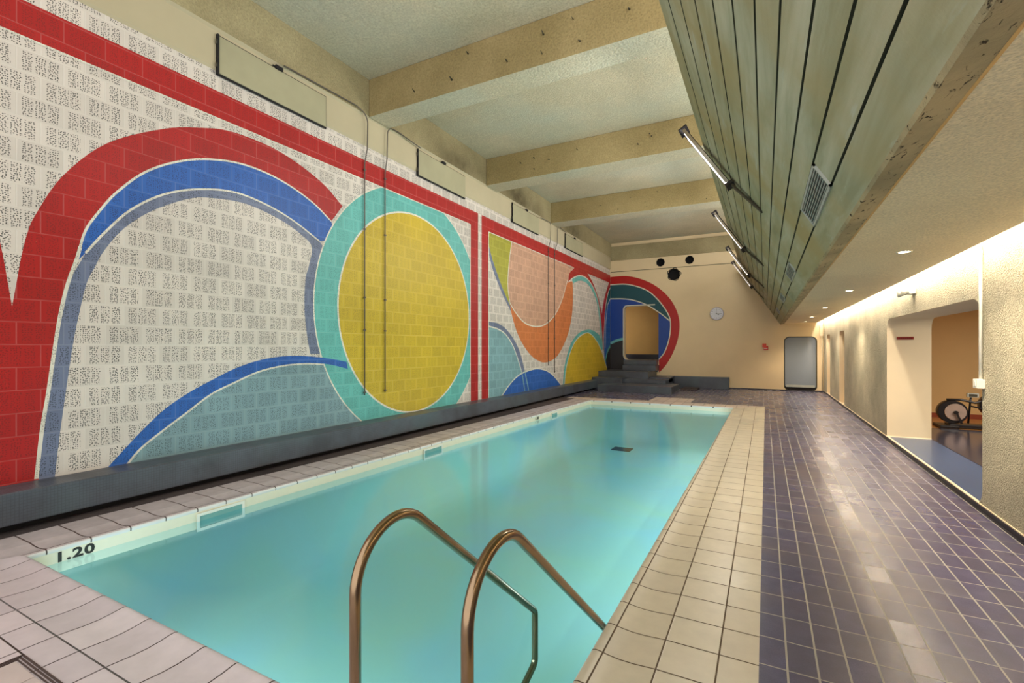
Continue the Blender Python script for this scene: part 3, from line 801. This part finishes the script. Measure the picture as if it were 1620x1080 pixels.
# wall lights: aluminium trough plus dark mounting bar, on the slanted concrete
def trough(ytop, ymid, yend, label, pw=55):
    root = empty('trough_light', on_slant(0.9, ymid))
    off = root.location
    a = on_slant(-0.37, ytop, 0.06); b = on_slant(0.80, ymid, 0.06); c = on_slant(1.44, yend, 0.008)
    d = (b-a); L = d.length; d.normalize()
    n = Vector((nx, 0, nz)); n = (n-d*n.dot(d)).normalized(); s = d.cross(n)
    o = a - off
    bm = bmesh.new()   # ribbed trough, U section
    segs = 40
    for k in range(segs):
        p0 = L*k/segs; p1 = L*(k+1)/segs; h = 0.004 if k % 2 else 0.0
        oriented_box(bm, o, d, s, n, p0, p1, -0.070, 0.070, 0.0+h, 0.008+h)
    oriented_box(bm, o, d, s, n, 0, L, -0.076, -0.070, 0, 0.045); oriented_box(bm, o, d, s, n, 0, L, 0.070, 0.076, 0, 0.045)
    finish('reflector', bm, M['alu'], root)
    bm = bmesh.new(); oriented_box(bm, o, d, s, n, -0.02, 0.0, -0.095, 0.095, -0.045, 0.085); oriented_box(bm, o, d, s, n, L, L+0.05, -0.065, 0.065, -0.045, 0.065)
    oriented_box(bm, o, d, s, n, 0.0, L, 0.0765, 0.084, -0.03, 0.05)
    finish('end_cap', bm, M['black_metal'], root)
    bm = bmesh.new(); cyl(bm, o+d*0.04+n*0.032, o+d*(L-0.04)+n*0.032, 0.011, seg=10)
    finish('lamp_tube', bm, M['tube_glow'], root)
    bm = bmesh.new(); e = (c-b); LE = e.length; e.normalize(); s2 = e.cross(Vector((nx, 0, nz)))
    oriented_box(bm, b-off, e, s2, Vector((nx, 0, nz)), 0.03, LE, -0.045, 0.045, -0.012, 0.010)
    finish('mounting_bar', bm, M['dark_metal'], root)
    la = bpy.data.lights.new('trough_beam', 'AREA'); la.shape = 'RECTANGLE'; la.size = L-0.1; la.size_y = 0.02; la.energy = pw; la.color = (1.0, 0.95, 0.86)
    lo = bpy.data.objects.new('trough_beam', la); COL.objects.link(lo)
    mw = Matrix((d, s, -n)).transposed().to_4x4()
    if mw.determinant() < 0: mw = Matrix((d, -s, -n)).transposed().to_4x4()
    lo.matrix_world = Matrix.Translation((a+b)/2 + n*0.10) @ mw
    tag(root, label, 'light fixture', 'trough lights on the slanted concrete')
    return root
trough(7.50, 7.15, 6.80, 'aluminium trough light nearest the camera on the slanted concrete')
trough(12.45, 12.0, 11.2, 'aluminium trough light second from the camera on the slanted concrete')
trough(17.0, 16.4, 15.2, 'aluminium trough light third from the camera on the slanted concrete', 30)
trough(19.9, 19.5, 18.9, 'small looking trough light closest to the end wall', 2)

def grille(y0, y1, s0, s1, label):
    root = empty('vent_grille', on_slant((s0+s1)/2, (y0+y1)/2)); off = root.location
    P = lambda s, y, n: on_slant(s, y, n)-off
    T = Vector((tx, 0, tz)); N = Vector((nx, 0, nz)); Yv = Vector((0, 1, 0)); o = P(0, 0, 0)
    bm = bmesh.new(); w = 0.018
    for q in ((s0, s0+w, y0, y1), (s1-w, s1, y0, y1), (s0, s1, y0, y0+w), (s0, s1, y1-w, y1)):
        oriented_box(bm, o, T, Yv, N, q[0], q[1], q[2], q[3], 0.0, 0.016)
    finish('frame', bm, M['grey_frame'], root)
    bm = bmesh.new(); oriented_box(bm, o, T, Yv, N, s0+w, s1-w, y0+w, y1-w, 0.001, 0.003)
    finish('dark_back', bm, M['black'], root)
    bm = bmesh.new(); n = 7
    for k in range(n):
        s = s0+w+(s1-s0-2*w)*(k+0.5)/n
        oriented_box(bm, o, T, Yv, N, s-0.003, s+0.003, y0+w, y1-w, 0.003, 0.013)
    finish('fins', bm, M['grey_frame'], root)
    return tag(root, label, 'vent grille', 'vent grilles on the slanted concrete')
gs = lambda x: (x-top_x)/tx
grille(3.72, 4.88, gs(0.288), gs(0.390), 'large slatted vent grille nearest the camera on the slanted concrete')
grille(7.68, 8.80, gs(0.300), gs(0.390), 'slatted vent grille second from the camera on the slanted concrete')
grille(11.75, 12.75, gs(0.308), gs(0.398), 'slatted vent grille third from the camera on the slanted concrete')
grille(15.9, 16.9, gs(0.310), gs(0.400), 'smallest looking vent grille far along the slanted concrete')

# ================================================================== POOL
pool = empty('swimming_pool', (-2.9, 7.75, 0))
tag(pool, 'long rectangular swimming pool with pale tiled coping', 'pool')
pool.location = (0, 0, 0)
# basin: inner faces, with a beige waterline band
bm = bmesh.new()
cor = [(xl(POOL_Y0), POOL_Y0), (xr(POOL_Y0), POOL_Y0), (xr(POOL_Y1), POOL_Y1), (xl(POOL_Y1), POOL_Y1)]
lev = [(-0.03, 0), (-0.20, 0), (-0.80, 0.0), (-0.95, 0.04), (-1.07, 0.14), (-1.13, 0.28), (-1.15, 0.45)]
cc = ((1, 1), (-1, 1), (-1, -1), (1, -1))
rg = [[bm.verts.new((x+d*sx, y+d*sy, z)) for (x, y), (sx, sy) in zip(cor, cc)] for z, d in lev]
for k in range(len(lev)-1):
    for i in range(4):
        j = (i+1) % 4
        f = bm.faces.new((rg[k][i], rg[k+1][i], rg[k+1][j], rg[k][j])); f.material_index = min(k, 1)
f = bm.faces.new(rg[-1]); f.material_index = 1
for f in bm.faces: f.smooth = f.calc_center_median().z < -0.4
finish('basin', bm, [M['beige_band'], M['plaster']], pool)
bm = bmesh.new(); box(bm, -3.66, -3.16, 12.6, 13.0, -1.148, -1.13)
dr = link('drain_grate', bm, M['dark_metal'], pool)
# added area lights under the water, out of view, to brighten the basin
for nm, loc, rot, sx, sy, en in (('added_water_light', (xr(8.8)-0.03, 8.8, -0.42), (0, math.radians(90), 0), 0.25, 9.6, 56),
                                 ('added_water_light', (-2.9, POOL_Y0+0.02, -0.42), (math.radians(90), 0, 0), 3.6, 0.25, 24)):
    area(nm, loc, rot, sx, sy, en, (0.92, 0.98, 1.0))
# coping: a dished tile with raised lip, mitred round the pool
def coping(side, mat):
    bm = bmesh.new()
    W = {'near': 0.3388, 'right': 0.336, 'left': 0.31, 'far': 0.30}
    prof = [(0.0, -0.032, 1), (-0.004, -0.010, 1), (0.004, 0.002, 1), (0.020, 0.008, 0), (0.045, 0.006, 0), (0.09, -0.002, 0), (0.15, -0.008, 0), (0.22, -0.008, 0), (0.29, -0.003, 0), (1.0, 0.0, 0)]
    X0, X1, Y0, Y1 = None, None, POOL_Y0, POOL_Y1
    rows = []
    for d, z, mi in prof:
        def dd(s): return W[s] if d == 1.0 else d
        yn = Y0-dd('near'); yf = Y1+dd('far')
        pts = {'nl': (xl(yn)-dd('left'), yn), 'nr': (xr(yn)+dd('right'), yn), 'fr': (xr(yf)+dd('right'), yf), 'fl': (xl(yf)-dd('left'), yf)}
        a, b = {'near': ('nl', 'nr'), 'right': ('nr', 'fr'), 'far': ('fr', 'fl'), 'left': ('fl', 'nl')}[side]
        rows.append((bm.verts.new((*pts[a], z)), bm.verts.new((*pts[b], z)), mi))
    for i in range(len(rows)-1):
        f = bm.faces.new((rows[i][0], rows[i][1], rows[i+1][1], rows[i+1][0])); f.material_index = 1 if rows[i+1][2] or rows[i][2] and i < 2 else 0; f.smooth = True
    return link('coping', bm, [mat, {'near': M['lip_near'], 'left': M['lip'], 'right': M['lip_aisle'], 'far': M['lip_far']}[side]], pool)
coping('near', M['coping_near']); coping('right', M['coping_right']); coping('left', M['coping_left']); coping('far', M['coping_far'])
# skimmers
def skimmer(y0, y1, z0=-0.22, z1=-0.045):
    x = xl(y1)+0.002
    bm = bmesh.new(); w = 0.028
    for q in ((y0, y1, z1-w, z1), (y0, y1, z0, z0+w), (y0, y0+w, z0+w, z1-w), (y1-w, y1, z0+w, z1-w)): box(bm, x, x+0.010, *q)
    s = link('skimmer', bm, M['white_plastic'], pool); s['label'] = 'white skimmer frame'
    bm = bmesh.new(); box(bm, x-0.001, x+0.002, y0+w, y1-w, z0+w, z1-w)
    link('skimmer_mouth', bm, M['mouth'], s)
M['mouth'] = plain('skimmer_mouth', srgb(120, 168, 164), 0.5)
skimmer(2.71, 3.20); skimmer(6.15, 6.66); skimmer(11.1, 11.5)
# depth mark
def depth_mark(txt, y, z, size, name='depth_mark'):
    cu = bpy.data.curves.new('tmp', 'FONT'); cu.body = txt; cu.size = size; cu.offset = size*0.035; cu.extrude = 0.0006; cu.resolution_u = 3
    cu.space_character = 1.1
    o = bpy.data.objects.new('tmp', cu); COL.objects.link(o)
    dg = bpy.context.evaluated_depsgraph_get(); dg.update()
    me = bpy.data.meshes.new_from_object(o.evaluated_get(dg)); bpy.data.objects.remove(o)
    m = Matrix(((0, 0, 1, 0), (1.28, 0, 0, 0), (0, 1, 0, 0), (0, 0, 0, 1)))
    me.transform(m); me.name = name
    q = bpy.data.objects.new(name, me); COL.objects.link(q); q.parent = pool
    me.materials.clear(); me.materials.append(M['num_black'])
    q.location = (xl(y)+0.003, y, z); q.rotation_euler = (0, 0, -math.atan(0.025)); return q
q = depth_mark('1.20', 1.652, -0.116, 0.108); q['label'] = 'black depth mark reading 1.20'
q = depth_mark('1.80', 10.2, -0.105, 0.09)
# water
bm = bmesh.new(); e = 0.001
bm.faces.new([bm.verts.new((x, y, WATER_Z)) for x, y in ((cor[0][0]+e, cor[0][1]+e), (cor[1][0]-e, cor[1][1]+e), (cor[2][0]-e, cor[2][1]-e), (cor[3][0]+e, cor[3][1]-e))])
tag(link('pool_water', bm, M['water']), 'still turquoise water filling the swimming pool', 'water', kind='stuff')

# ================================================================== FLOORS
def slab(name, pts, z, mat, label, thick=0.06):
    bm = bmesh.new()
    a = [bm.verts.new((x, y, z)) for x, y in pts]; b = [bm.verts.new((x, y, z-thick)) for x, y in pts]
    bm.faces.new(a); bm.faces.new(b[::-1])
    for i in range(len(pts)):
        j = (i+1) % len(pts); bm.faces.new((a[i], b[i], b[j], a[j]))
    return struct(finish(name, bm, mat), label, 'floor')
ri = 0.336
A0 = (xr(1.16)+ri, YB); A1 = (xr(14.3)+ri, 14.30)
# aisle side flat coping, two tile rows wide
slab('floor_aisle_border', [(-0.4835, YB), (-0.035, YB), (0.0, 14.72), (-0.408, 14.30), (-0.4825, 1.158)], 0.0, M['coping_right'], 'pale tile border between the pool and the dark aisle')
slab('floor_aisle', [(-0.035, YB), (XR, YB), (XR+0.0, YF), (-1.22, YF), (-4.6, YF), (-5.99, YF), (-5.99, 14.72), (0.0, 14.72)], 0.0, M['dark_tile'], 'dark blue grey tiled aisle floor')
slab('floor_near', [(XL, YB), (-0.4835, YB), (-0.4825, 1.158), (xl(1.158)-0.31, 1.158), (xl(1.158)-0.31-0.33, 1.158), (XL, 1.158)], 0.0, M['deck_near'], 'pale tiled deck in front of the pool')
slab('floor_mural_side', [(xl(1.158)-0.31, 1.158), (xl(14.3)-0.31, 14.30), (xl(14.3)-0.62, 14.30), (xl(1.158)-0.63, 1.158)], 0.0, M['coping_left'], 'pale tile border beside the ledge under the mural')
slab('floor_far_border', [(-5.6, 14.30), (-0.408, 14.30), (0.0, 14.72), (-5.6, 14.72)], 0.0, M['coping_far'], 'pale tile border at the far end of the pool')
slab('floor_gutter', [(xl(1.158)-0.63, 1.158), (xl(14.3)-0.62, 14.30), (-5.6, 14.72), (-5.6, 16.9), (XL, 16.9), (XL, 1.158)], -0.004, M['strip'], 'rough dark gutter strip under the ledge')
bm = bmesh.new(); box(bm, -3.10, -1.93, 14.76, 15.84, 0.0, 0.006)
struct(link('floor_patch', bm, M['coping_far']), 'square pale tile patch in the dark floor beyond the pool', 'floor')

# ledge under the mural
bm = bmesh.new()
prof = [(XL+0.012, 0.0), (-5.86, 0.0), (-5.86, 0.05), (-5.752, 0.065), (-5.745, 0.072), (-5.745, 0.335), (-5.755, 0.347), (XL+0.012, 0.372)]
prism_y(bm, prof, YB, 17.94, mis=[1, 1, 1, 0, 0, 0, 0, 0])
tag(finish('ledge', bm, [M['mosaic'], M['black']]), 'long low dark mosaic ledge along the foot of the mural', 'ledge')

M['hatch_metal'] = plain('dark_brown_hatch_metal', srgb(84, 70, 68), 0.5, 0.3)
# floor hatch by the near left corner
h = empty('floor_hatch', (-3.0, 0.72, 0)); tag(h, 'tiled floor hatch with a metal frame in front of the pool', 'hatch')
bm = bmesh.new()
X0, X1, Yh0, Yh1 = -0.415, 0.42, -0.30, 0.287
for k, (w0, w1, zz) in enumerate(((0.0, 0.008, 0.005), (0.014, 0.022, 0.004), (0.030, 0.036, 0.004))):
    for q in ((X0+w0, X0+w1, Yh0+w0, Yh1-w0), (X1-w1, X1-w0, Yh0+w0, Yh1-w0), (X0+w0, X1-w0, Yh1-w1, Yh1-w0), (X0+w0, X1-w0, Yh0+w0, Yh0+w1)):
        box(bm, q[0], q[1], q[2], q[3], 0.0005, zz)
link('frame', bm, M['hatch_metal'], h)
bm = bmesh.new(); w = 0.04; cx = [X0+w, -0.13, 0.15, X1-w]; cy = [Yh0+w, -0.01, Yh1-w]
for i in range(3):
    for j in range(2): box(bm, cx[i]+0.004, cx[i+1]-0.004, cy[j]+0.004, cy[j+1]-0.004, 0.0005, 0.004)
link('tile_infill', bm, M['hatch_tile'] if 'hatch_tile' in M else plain('hatch_tile', srgb(198, 186, 184), 0.35, var=0.05), h)

# ================================================================== STEPS AND BENCH AT THE FAR END
st = empty('entrance_steps', (-4.4, 18.8, 0)); st.location = (0, 0, 0)
tag(st, 'stepped dark mosaic platform leading up to the raised doorway', 'steps')
def blk(name, *q, bev=0.012):
    bm = bmesh.new(); box(bm, *q, bev=bev); return link(name, bm, M['step'], st)
blk('step', -5.45, -2.83, 17.02, 18.7, 0.0, 0.25)
blk('step', XL+0.014, -4.80, 17.95, 19.2, 0.0, 0.455)
blk('step', -4.80, -3.25, 18.30, 19.9, 0.25, 0.40)
blk('step', XL+0.014, -4.00, 18.75, 20.47, 0.0, 0.665)
blk('step', -5.25, -3.90, 19.75, 20.49, 0.665, 0.885)
blk('step', -5.30, -3.935, 20.12, 20.49, 0.885, 1.09)
blk('landing_edge', -4.0, -3.25, 19.0, 20.47, 0.0, 0.455)
bm = bmesh.new(); box(bm, -3.24, -1.22, 20.10, 20.484, 0.0, 0.455, bev=0.012)
tag(link('low_bench', bm, M['step']), 'long low dark tiled bench against the cream end wall', 'bench')
bm = bmesh.new(); box(bm, -2.82, -2.25, 18.9, 19.9, 0.0, 0.055, bev=0.01)
tag(link('low_plinth', bm, M['strip']), 'thin worn plinth beside the dark steps', 'plinth')

# ================================================================== LADDER
ld = empty('pool_ladder', (-1.085, 1.27, 0)); tag(ld, 'bronze tinted steel pool ladder with two bent handrails', 'ladder')
XA, XB = -1.33, -0.84
def rail_pts(x):
    p = [(x, 1.28, 0.0), (x, 1.28, 1.167), (x, 2.83, -0.12), (x, 2.83, -0.46), (x, 1.75, -0.80)]
    return round_corner_path(p, [0.225, 0.06, 0.05], 16)
for x in (XA, XB):
    bm = bmesh.new(); tube(bm, [Vector(p)-ld.location for p in rail_pts(x)], 0.0215, 20)
    link('handrail', bm, M['rail'], ld)
    bm = bmesh.new(); cyl(bm, (x-ld.location.x, 0, 0.0), (x-ld.location.x, 0, 0.022), 0.045, 0.036, 24)
    link('escutcheon', bm, M['rail'], ld)
for y, z in ((2.42, -0.56), (2.14, -0.65), (1.86, -0.74)):
    bm = bmesh.new(); box(bm, XA+0.02+1.085, XB-0.02+1.085, y-0.06-1.27, y+0.06-1.27, z-0.02, z, bev=0.006)
    link('tread', bm, M['white_plastic'], ld)

# ================================================================== THINGS ON THE MURAL WALL
names = ['largest access panel, high on the wall above the big red arch', 'access panel above the yellow disc of the mural',
         'access panel above the orange crescent of the mural', 'smallest looking access panel, closest to the end wall']
for i, (y0, y1, z0, z1) in enumerate(((3.49, 5.15, 4.965, 5.46), (7.32, 9.0, 4.945, 5.46), (11.24, 12.96, 4.955, 5.475), (15.06, 16.85, 4.97, 5.46))):
    r = empty('access_panel', (XL+0.025, (y0+y1)/2, (z0+z1)/2)); tag(r, names[i], 'access panel', 'access panels above the mural')
    hy, hz = (y1-y0)/2, (z1-z0)/2
    bm = bmesh.new(); box(bm, 0.002, 0.016, -hy+0.022, hy-0.014, -hz+0.022, hz-0.014, bev=0.002)
    link('cover', bm, M['panel'], r)
    bm = bmesh.new(); box(bm, -0.002, 0.003, -hy-0.006, hy+0.002, -hz-0.006, hz+0.002)
    box(bm, 0.003, 0.030, -hy-0.004, -hy+0.018, -hz, hz)
    link('dark_frame', bm, M['black'], r)
    for z in (-hz*0.55, hz*0.6):
        bm = bmesh.new(); cyl(bm, (0.02, -hy-0.012, z-0.03), (0.02, -hy-0.012, z+0.03), 0.011, seg=8)
        link('hinge', bm, M['dark_metal'], r)
    bm = bmesh.new(); box(bm, 0.014, 0.045, -0.05, 0.06, hz-0.02, hz+0.03, bev=0.006); cyl(bm, (0.03, -0.09, hz), (0.03, -0.05, hz), 0.01, seg=8)
    link('latch', bm, M['black'], r)
M_c = M['conduit']
xc = XL+0.05
cl = ['conduit dropping down the left part of the yellow disc', 'conduit dropping down the middle of the yellow disc', 'conduit dropping over the orange crescent, left of its twin', 'conduit dropping over the orange crescent, nearer the end wall']
paths = [[(4.38, 5.52), (5.70, 5.565), (5.965, 5.50), (5.945, 0.80)], [(7.36, 5.475), (6.72, 5.53), (6.44, 5.52), (6.435, 0.81)],
         [(12.96, 5.48), (13.50, 5.50), (13.74, 5.50), (13.68, 1.05)], [(15.05, 5.47), (14.55, 5.52), (14.28, 5.52), (14.18, 0.80)]]
for i, pth in enumerate(paths):
    r = empty('conduit', (xc, pth[-1][0], pth[-1][1])); tag(r, cl[i], 'conduit', 'conduits running down the mural')
    bm = bmesh.new()
    top = pth[0]; P3 = [Vector((xc+0.045, top[0], top[1]))-r.location]
    P3 = [Vector((xc+0.035 if z > 5.2 else xc, y, z))-r.location for y, z in pth[:2]] + [Vector((xc+0.035, pth[2][0], pth[2][1]))-r.location, Vector((xc+0.02, pth[2][0], 4.95))-r.location, Vector((xc-0.02, pth[3][0], 4.7))-r.location, Vector((xc-0.02, pth[3][0], pth[3][1]))-r.location]
    tube(bm, round_corner_path(P3, [0.15, 0.2, 0.1, 0.1], 6), 0.0095, 8)
    link('pipe', bm, M_c, r)
    for z in (0.85, 1.9, 2.45, 3.6, 4.6):
        if z < pth[3][1]: continue
        bm = bmesh.new(); box(bm, xc-0.032-r.location.x, xc-0.004-r.location.x, -0.02, 0.02, z-0.012-r.location.z, z+0.012-r.location.z, bev=0.003)
        link('pipe_clip', bm, M_c, r)

# ================================================================== THINGS ON THE FAR WALL
ck = empty('wall_clock', (-1.681, YF-0.002, 2.95)); tag(ck, 'round white wall clock on the cream end wall', 'clock')
bm = bmesh.new(); cyl(bm, (0, 0, 0), (0, -0.05, 0), 0.255, 0.245, 48)
link('case', bm, M['clock_rim'], ck)
bm = bmesh.new(); cyl(bm, (0, -0.05, 0), (0, -0.053, 0), 0.215, 0.215, 48)
link('dial', bm, M['clock_face'], ck)
for k in range(12):
    bm = bmesh.new(); a = math.radians(30*k); s_, c_ = math.sin(a), math.cos(a); L = 0.045 if k % 3 == 0 else 0.026; w = 0.012
    oriented_box(bm, (0, 0, 0), (s_, 0, c_), (c_, 0, -s_), (0, -1, 0), 0.195-L, 0.195, -w/2, w/2, 0.053, 0.055)
    link('hour_mark', bm, M['num_black'], ck)
for a, L, w in ((91, 0.17, 0.013), (122, 0.10, 0.020), (0, 0.15, 0.006)):
    bm = bmesh.new(); a = math.radians(a); s_, c_ = math.sin(a), math.cos(a)
    oriented_box(bm, (0, 0, 0), (s_, 0, c_), (c_, 0, -s_), (0, -1, 0), -0.03, L, -w/2, w/2, 0.056, 0.060)
    link('hand', bm, M['num_black'], ck)
hn = ['dark round duct hole, left of the upper pair on the end wall', 'dark round duct hole, right of the upper pair on the end wall', 'large ragged dark duct hole below the upper pair']
for i, (x, z, r) in enumerate(HOLES):
    bm = bmesh.new(); n = 32; rnd = random.Random(i)
    prof = [(r*0.99, 0.28), (r*0.99, -0.002), (r*1.10, -0.010)]
    rings = []
    for k in range(n):
        t = 2*math.pi*k/n; j = 1 + (0.09*math.sin(5*t+1)*(0.5+rnd.random()) if i == 2 else 0.0)
        rings.append([bm.verts.new((q*j*math.cos(t) if w > 0 else q*math.cos(t), y, (q*j if w > 0 else q)*math.sin(t))) for w, (q, y) in enumerate(prof)])
    rings = [[v for v in R_] for R_ in rings]
    for k in range(n):
        j = (k+1) % n
        for w in range(2): bm.faces.new((rings[k][w], rings[j][w], rings[j][w+1], rings[k][w+1]))
    bm.faces.new([R_[0] for R_ in rings])
    o = link('duct_opening', bm, M['black']); o.location = (x, YF, z)
    tag(o, hn[i], 'duct opening', 'round duct holes in the end wall')
fa = empty('fire_call_point', (0.02, YF-0.001, 1.64)); tag(fa, 'small red fire call point on the cream end wall', 'fire alarm')
bm = bmesh.new(); box(bm, -0.10, 0.03, -0.05, 0, -0.02, 0.12, bev=0.006); link('upper_box', bm, M['red_plastic'], fa)
bm = bmesh.new(); box(bm, -0.06, 0.09, -0.06, 0, -0.12, 0.03, bev=0.006); b_ = link('lower_box', bm, M['red_plastic'], fa)
bm = bmesh.new(); box(bm, -0.05, 0.07, -0.064, -0.059, -0.075, -0.05); link('white_stripe', bm, M['white_plastic'], fa)
cp = empty('corner_pipe', (1.80, YF-0.05, 0)); tag(cp, 'thin cream pipe with a box in the far right corner', 'pipe')
bm = bmesh.new(); tube(bm, [(0.03, 0, 0.06), (0.03, 0, 2.49)], 0.018, 10); link('pipe', bm, M['jamb'], cp)
bm = bmesh.new(); box(bm, -0.05, 0.06, -0.05, 0.045, 2.02, 2.40, bev=0.01); link('junction_box', bm, M['jamb'], cp)

# ================================================================== THINGS ON THE RIGHT WALL AND LOW CEILING
el = empty('emergency_light', (XR-0.002, 8.70, 2.42)); tag(el, 'white emergency light with two lamp heads above the opening', 'emergency light')
bm = bmesh.new(); box(bm, -0.07, 0, -0.11, 0.10, -0.055, 0.05, bev=0.012); link('housing', bm, M['white_plastic'], el)
for y in (-0.05, 0.17):
    bm = bmesh.new(); cyl(bm, (-0.07, y, -0.01), (-0.15, y+0.02, -0.03), 0.035, 0.055, 20); link('lamp_head', bm, M['grey_frame'], el)
    bm = bmesh.new(); cyl(bm, (-0.15, y+0.02, -0.03), (-0.155, y+0.021, -0.031), 0.047, 0.047, 20); link('lens', bm, M['white_plastic'], el)
sw = empty('switch_conduit', (XR-0.002, 6.26, 1.25)); tag(sw, 'white vertical conduit and switch box beside the big opening', 'switch')
bm = bmesh.new(); tube(bm, [(-0.016, 0, 0.04), (-0.016, 0, 1.35)], 0.014, 10); link('conduit', bm, M['white_plastic'], sw)
bm = bmesh.new(); box(bm, -0.06, 0, -0.06, 0.05, -0.045, 0.045, bev=0.008); sb = link('switch_box', bm, M['white_plastic'], sw)
bm = bmesh.new(); box(bm, -0.065, -0.058, -0.03, 0.02, -0.025, 0.025, bev=0.003); link('rocker', bm, M['white_plastic'], sb)
es = empty('exit_sign', (2.13, 10.405, 1.765)); tag(es, 'narrow dark red sign strip on the jamb of the big opening', 'sign')
bm = bmesh.new(); box(bm, -0.115, 0.115, -0.008, 0, -0.024, 0.024, bev=0.003); link('sign_plate', bm, plain('dark_red_sign', srgb(140, 40, 28), 0.4), es)
bm = bmesh.new()
for k in range(7): box(bm, -0.085+k*0.026, -0.070+k*0.026, -0.0095, -0.008, -0.009, 0.009)
link('lettering', bm, plain('sign_marks', srgb(96, 24, 18), 0.4), es)
dn = ['nearest round downlight in the low ceiling', 'second downlight in the low ceiling, before the emergency light', 'third downlight from the front in the low ceiling', 'fourth downlight from the front in the low ceiling', 'farthest downlight, in the low ceiling near the end wall']
def downlight():
    r = empty('downlight')
    bm = bmesh.new(); n = 32
    ro = [[bm.verts.new((q*math.cos(2*math.pi*k/n), q*math.sin(2*math.pi*k/n), z)) for k in range(n)] for q, z in ((0.062, 0.0), (0.060, -0.006), (0.046, -0.006), (0.042, -0.001))]
    for a in range(3):
        for k in range(n): bm.faces.new((ro[a][k], ro[a][(k+1) % n], ro[a+1][(k+1) % n], ro[a+1][k]))
    finish('trim_ring', bm, M['white_plastic'], r)
    bm = bmesh.new(); cyl(bm, (0, 0, -0.0025), (0, 0, -0.0005), 0.042, seg=28); link('lens', bm, M['lamp_glow'], r)
    return r
proto = downlight()
for i, y in enumerate((5.70, 9.17, 12.85, 16.5, 19.3)):
    o = proto if i == 0 else copy_tree(proto)
    x = 1.16 + 0.02*i
    o.location = (x, y, 2.495 + (x-0.64)*0.02/1.025)
    tag(o, dn[i], 'downlight', 'downlights in the low ceiling')
    d = bpy.data.lights.new('downlight_beam', 'SPOT'); d.energy = 110; d.color = (1.0, 0.83, 0.60); d.spot_size = math.radians(125); d.spot_blend = 0.8; d.shadow_soft_size = 0.05
    lo = bpy.data.objects.new('downlight_beam', d); COL.objects.link(lo); lo.location = (x, y, 2.485)

# cross-trainer in the gym
bk = empty('exercise_machine', (3.24, 12.2, 0.0505)); tag(bk, 'black cross trainer with a spun metal flywheel in the exercise room', 'exercise machine')
bm = bmesh.new(); box(bm, -0.10, 1.6, -0.16, 0.16, 0.02, 0.085, bev=0.015); box(bm, -0.26, 0.02, -0.24, 0.24, 0.0, 0.06, bev=0.02); box(bm, 1.3, 1.5, -0.24, 0.24, 0.0, 0.06, bev=0.02)
link('base_frame', bm, M['bike_black'], bk)
for dx, dz, rr, nm in ((0.0, 0.31, 0.165, 0), (0.62, 0.46, 0.17, 1)):
    bm = bmesh.new(); cyl(bm, (dx-0.03, -0.09, dz), (dx-0.03, 0.09, dz), rr+0.055, seg=40); hs = link('flywheel_housing', bm, M['bike_black'], bk)
    bm = bmesh.new(); cyl(bm, (dx+0.0, -0.092, dz), (dx, -0.105, dz), rr, rr*0.96, seg=40); link('flywheel_disc', bm, M['bike_disc'], hs)
bm = bmesh.new(); cyl(bm, (0, -0.105, 0.31), (0, -0.16, 0.31), 0.032, seg=16); oriented_box(bm, (0, -0.15, 0.31), Vector((0.35, 0, -0.94)).normalized(), (0, 1, 0), Vector((0.94, 0, 0.35)).normalized(), 0, 0.22, -0.012, 0.012, -0.016, 0.016)
link('crank_arm', bm, M['bike_black'], bk)
bm = bmesh.new(); tube(bm, [(-0.12, -0.05, 0.545), (0.1, -0.05, 0.55), (0.30, -0.05, 0.50), (0.50, -0.05, 0.58), (0.75, -0.05, 0.66)], 0.022, 10); tube(bm, [(0.22, -0.1, 0.44), (0.5, -0.1, 0.37), (0.8, -0.1, 0.30)], 0.015, 10)
link('upper_frame', bm, M['bike_black'], bk)
bm = bmesh.new(); tube(bm, [(0.21, 0, 0.10), (0.24, 0, 0.50), (0.25, 0, 0.60)], 0.016, 10); link('mast', bm, M['bike_black'], bk)
bm = bmesh.new(); box(bm, 0.19, 0.36, -0.03, 0.03, 0.60, 0.68, bev=0.01); cs = link('console', bm, M['grey_frame'], bk)
bm = bmesh.new(); box(bm, 0.215, 0.335, -0.034, -0.029, 0.615, 0.665); link('screen', bm, M['dark_metal'], cs)
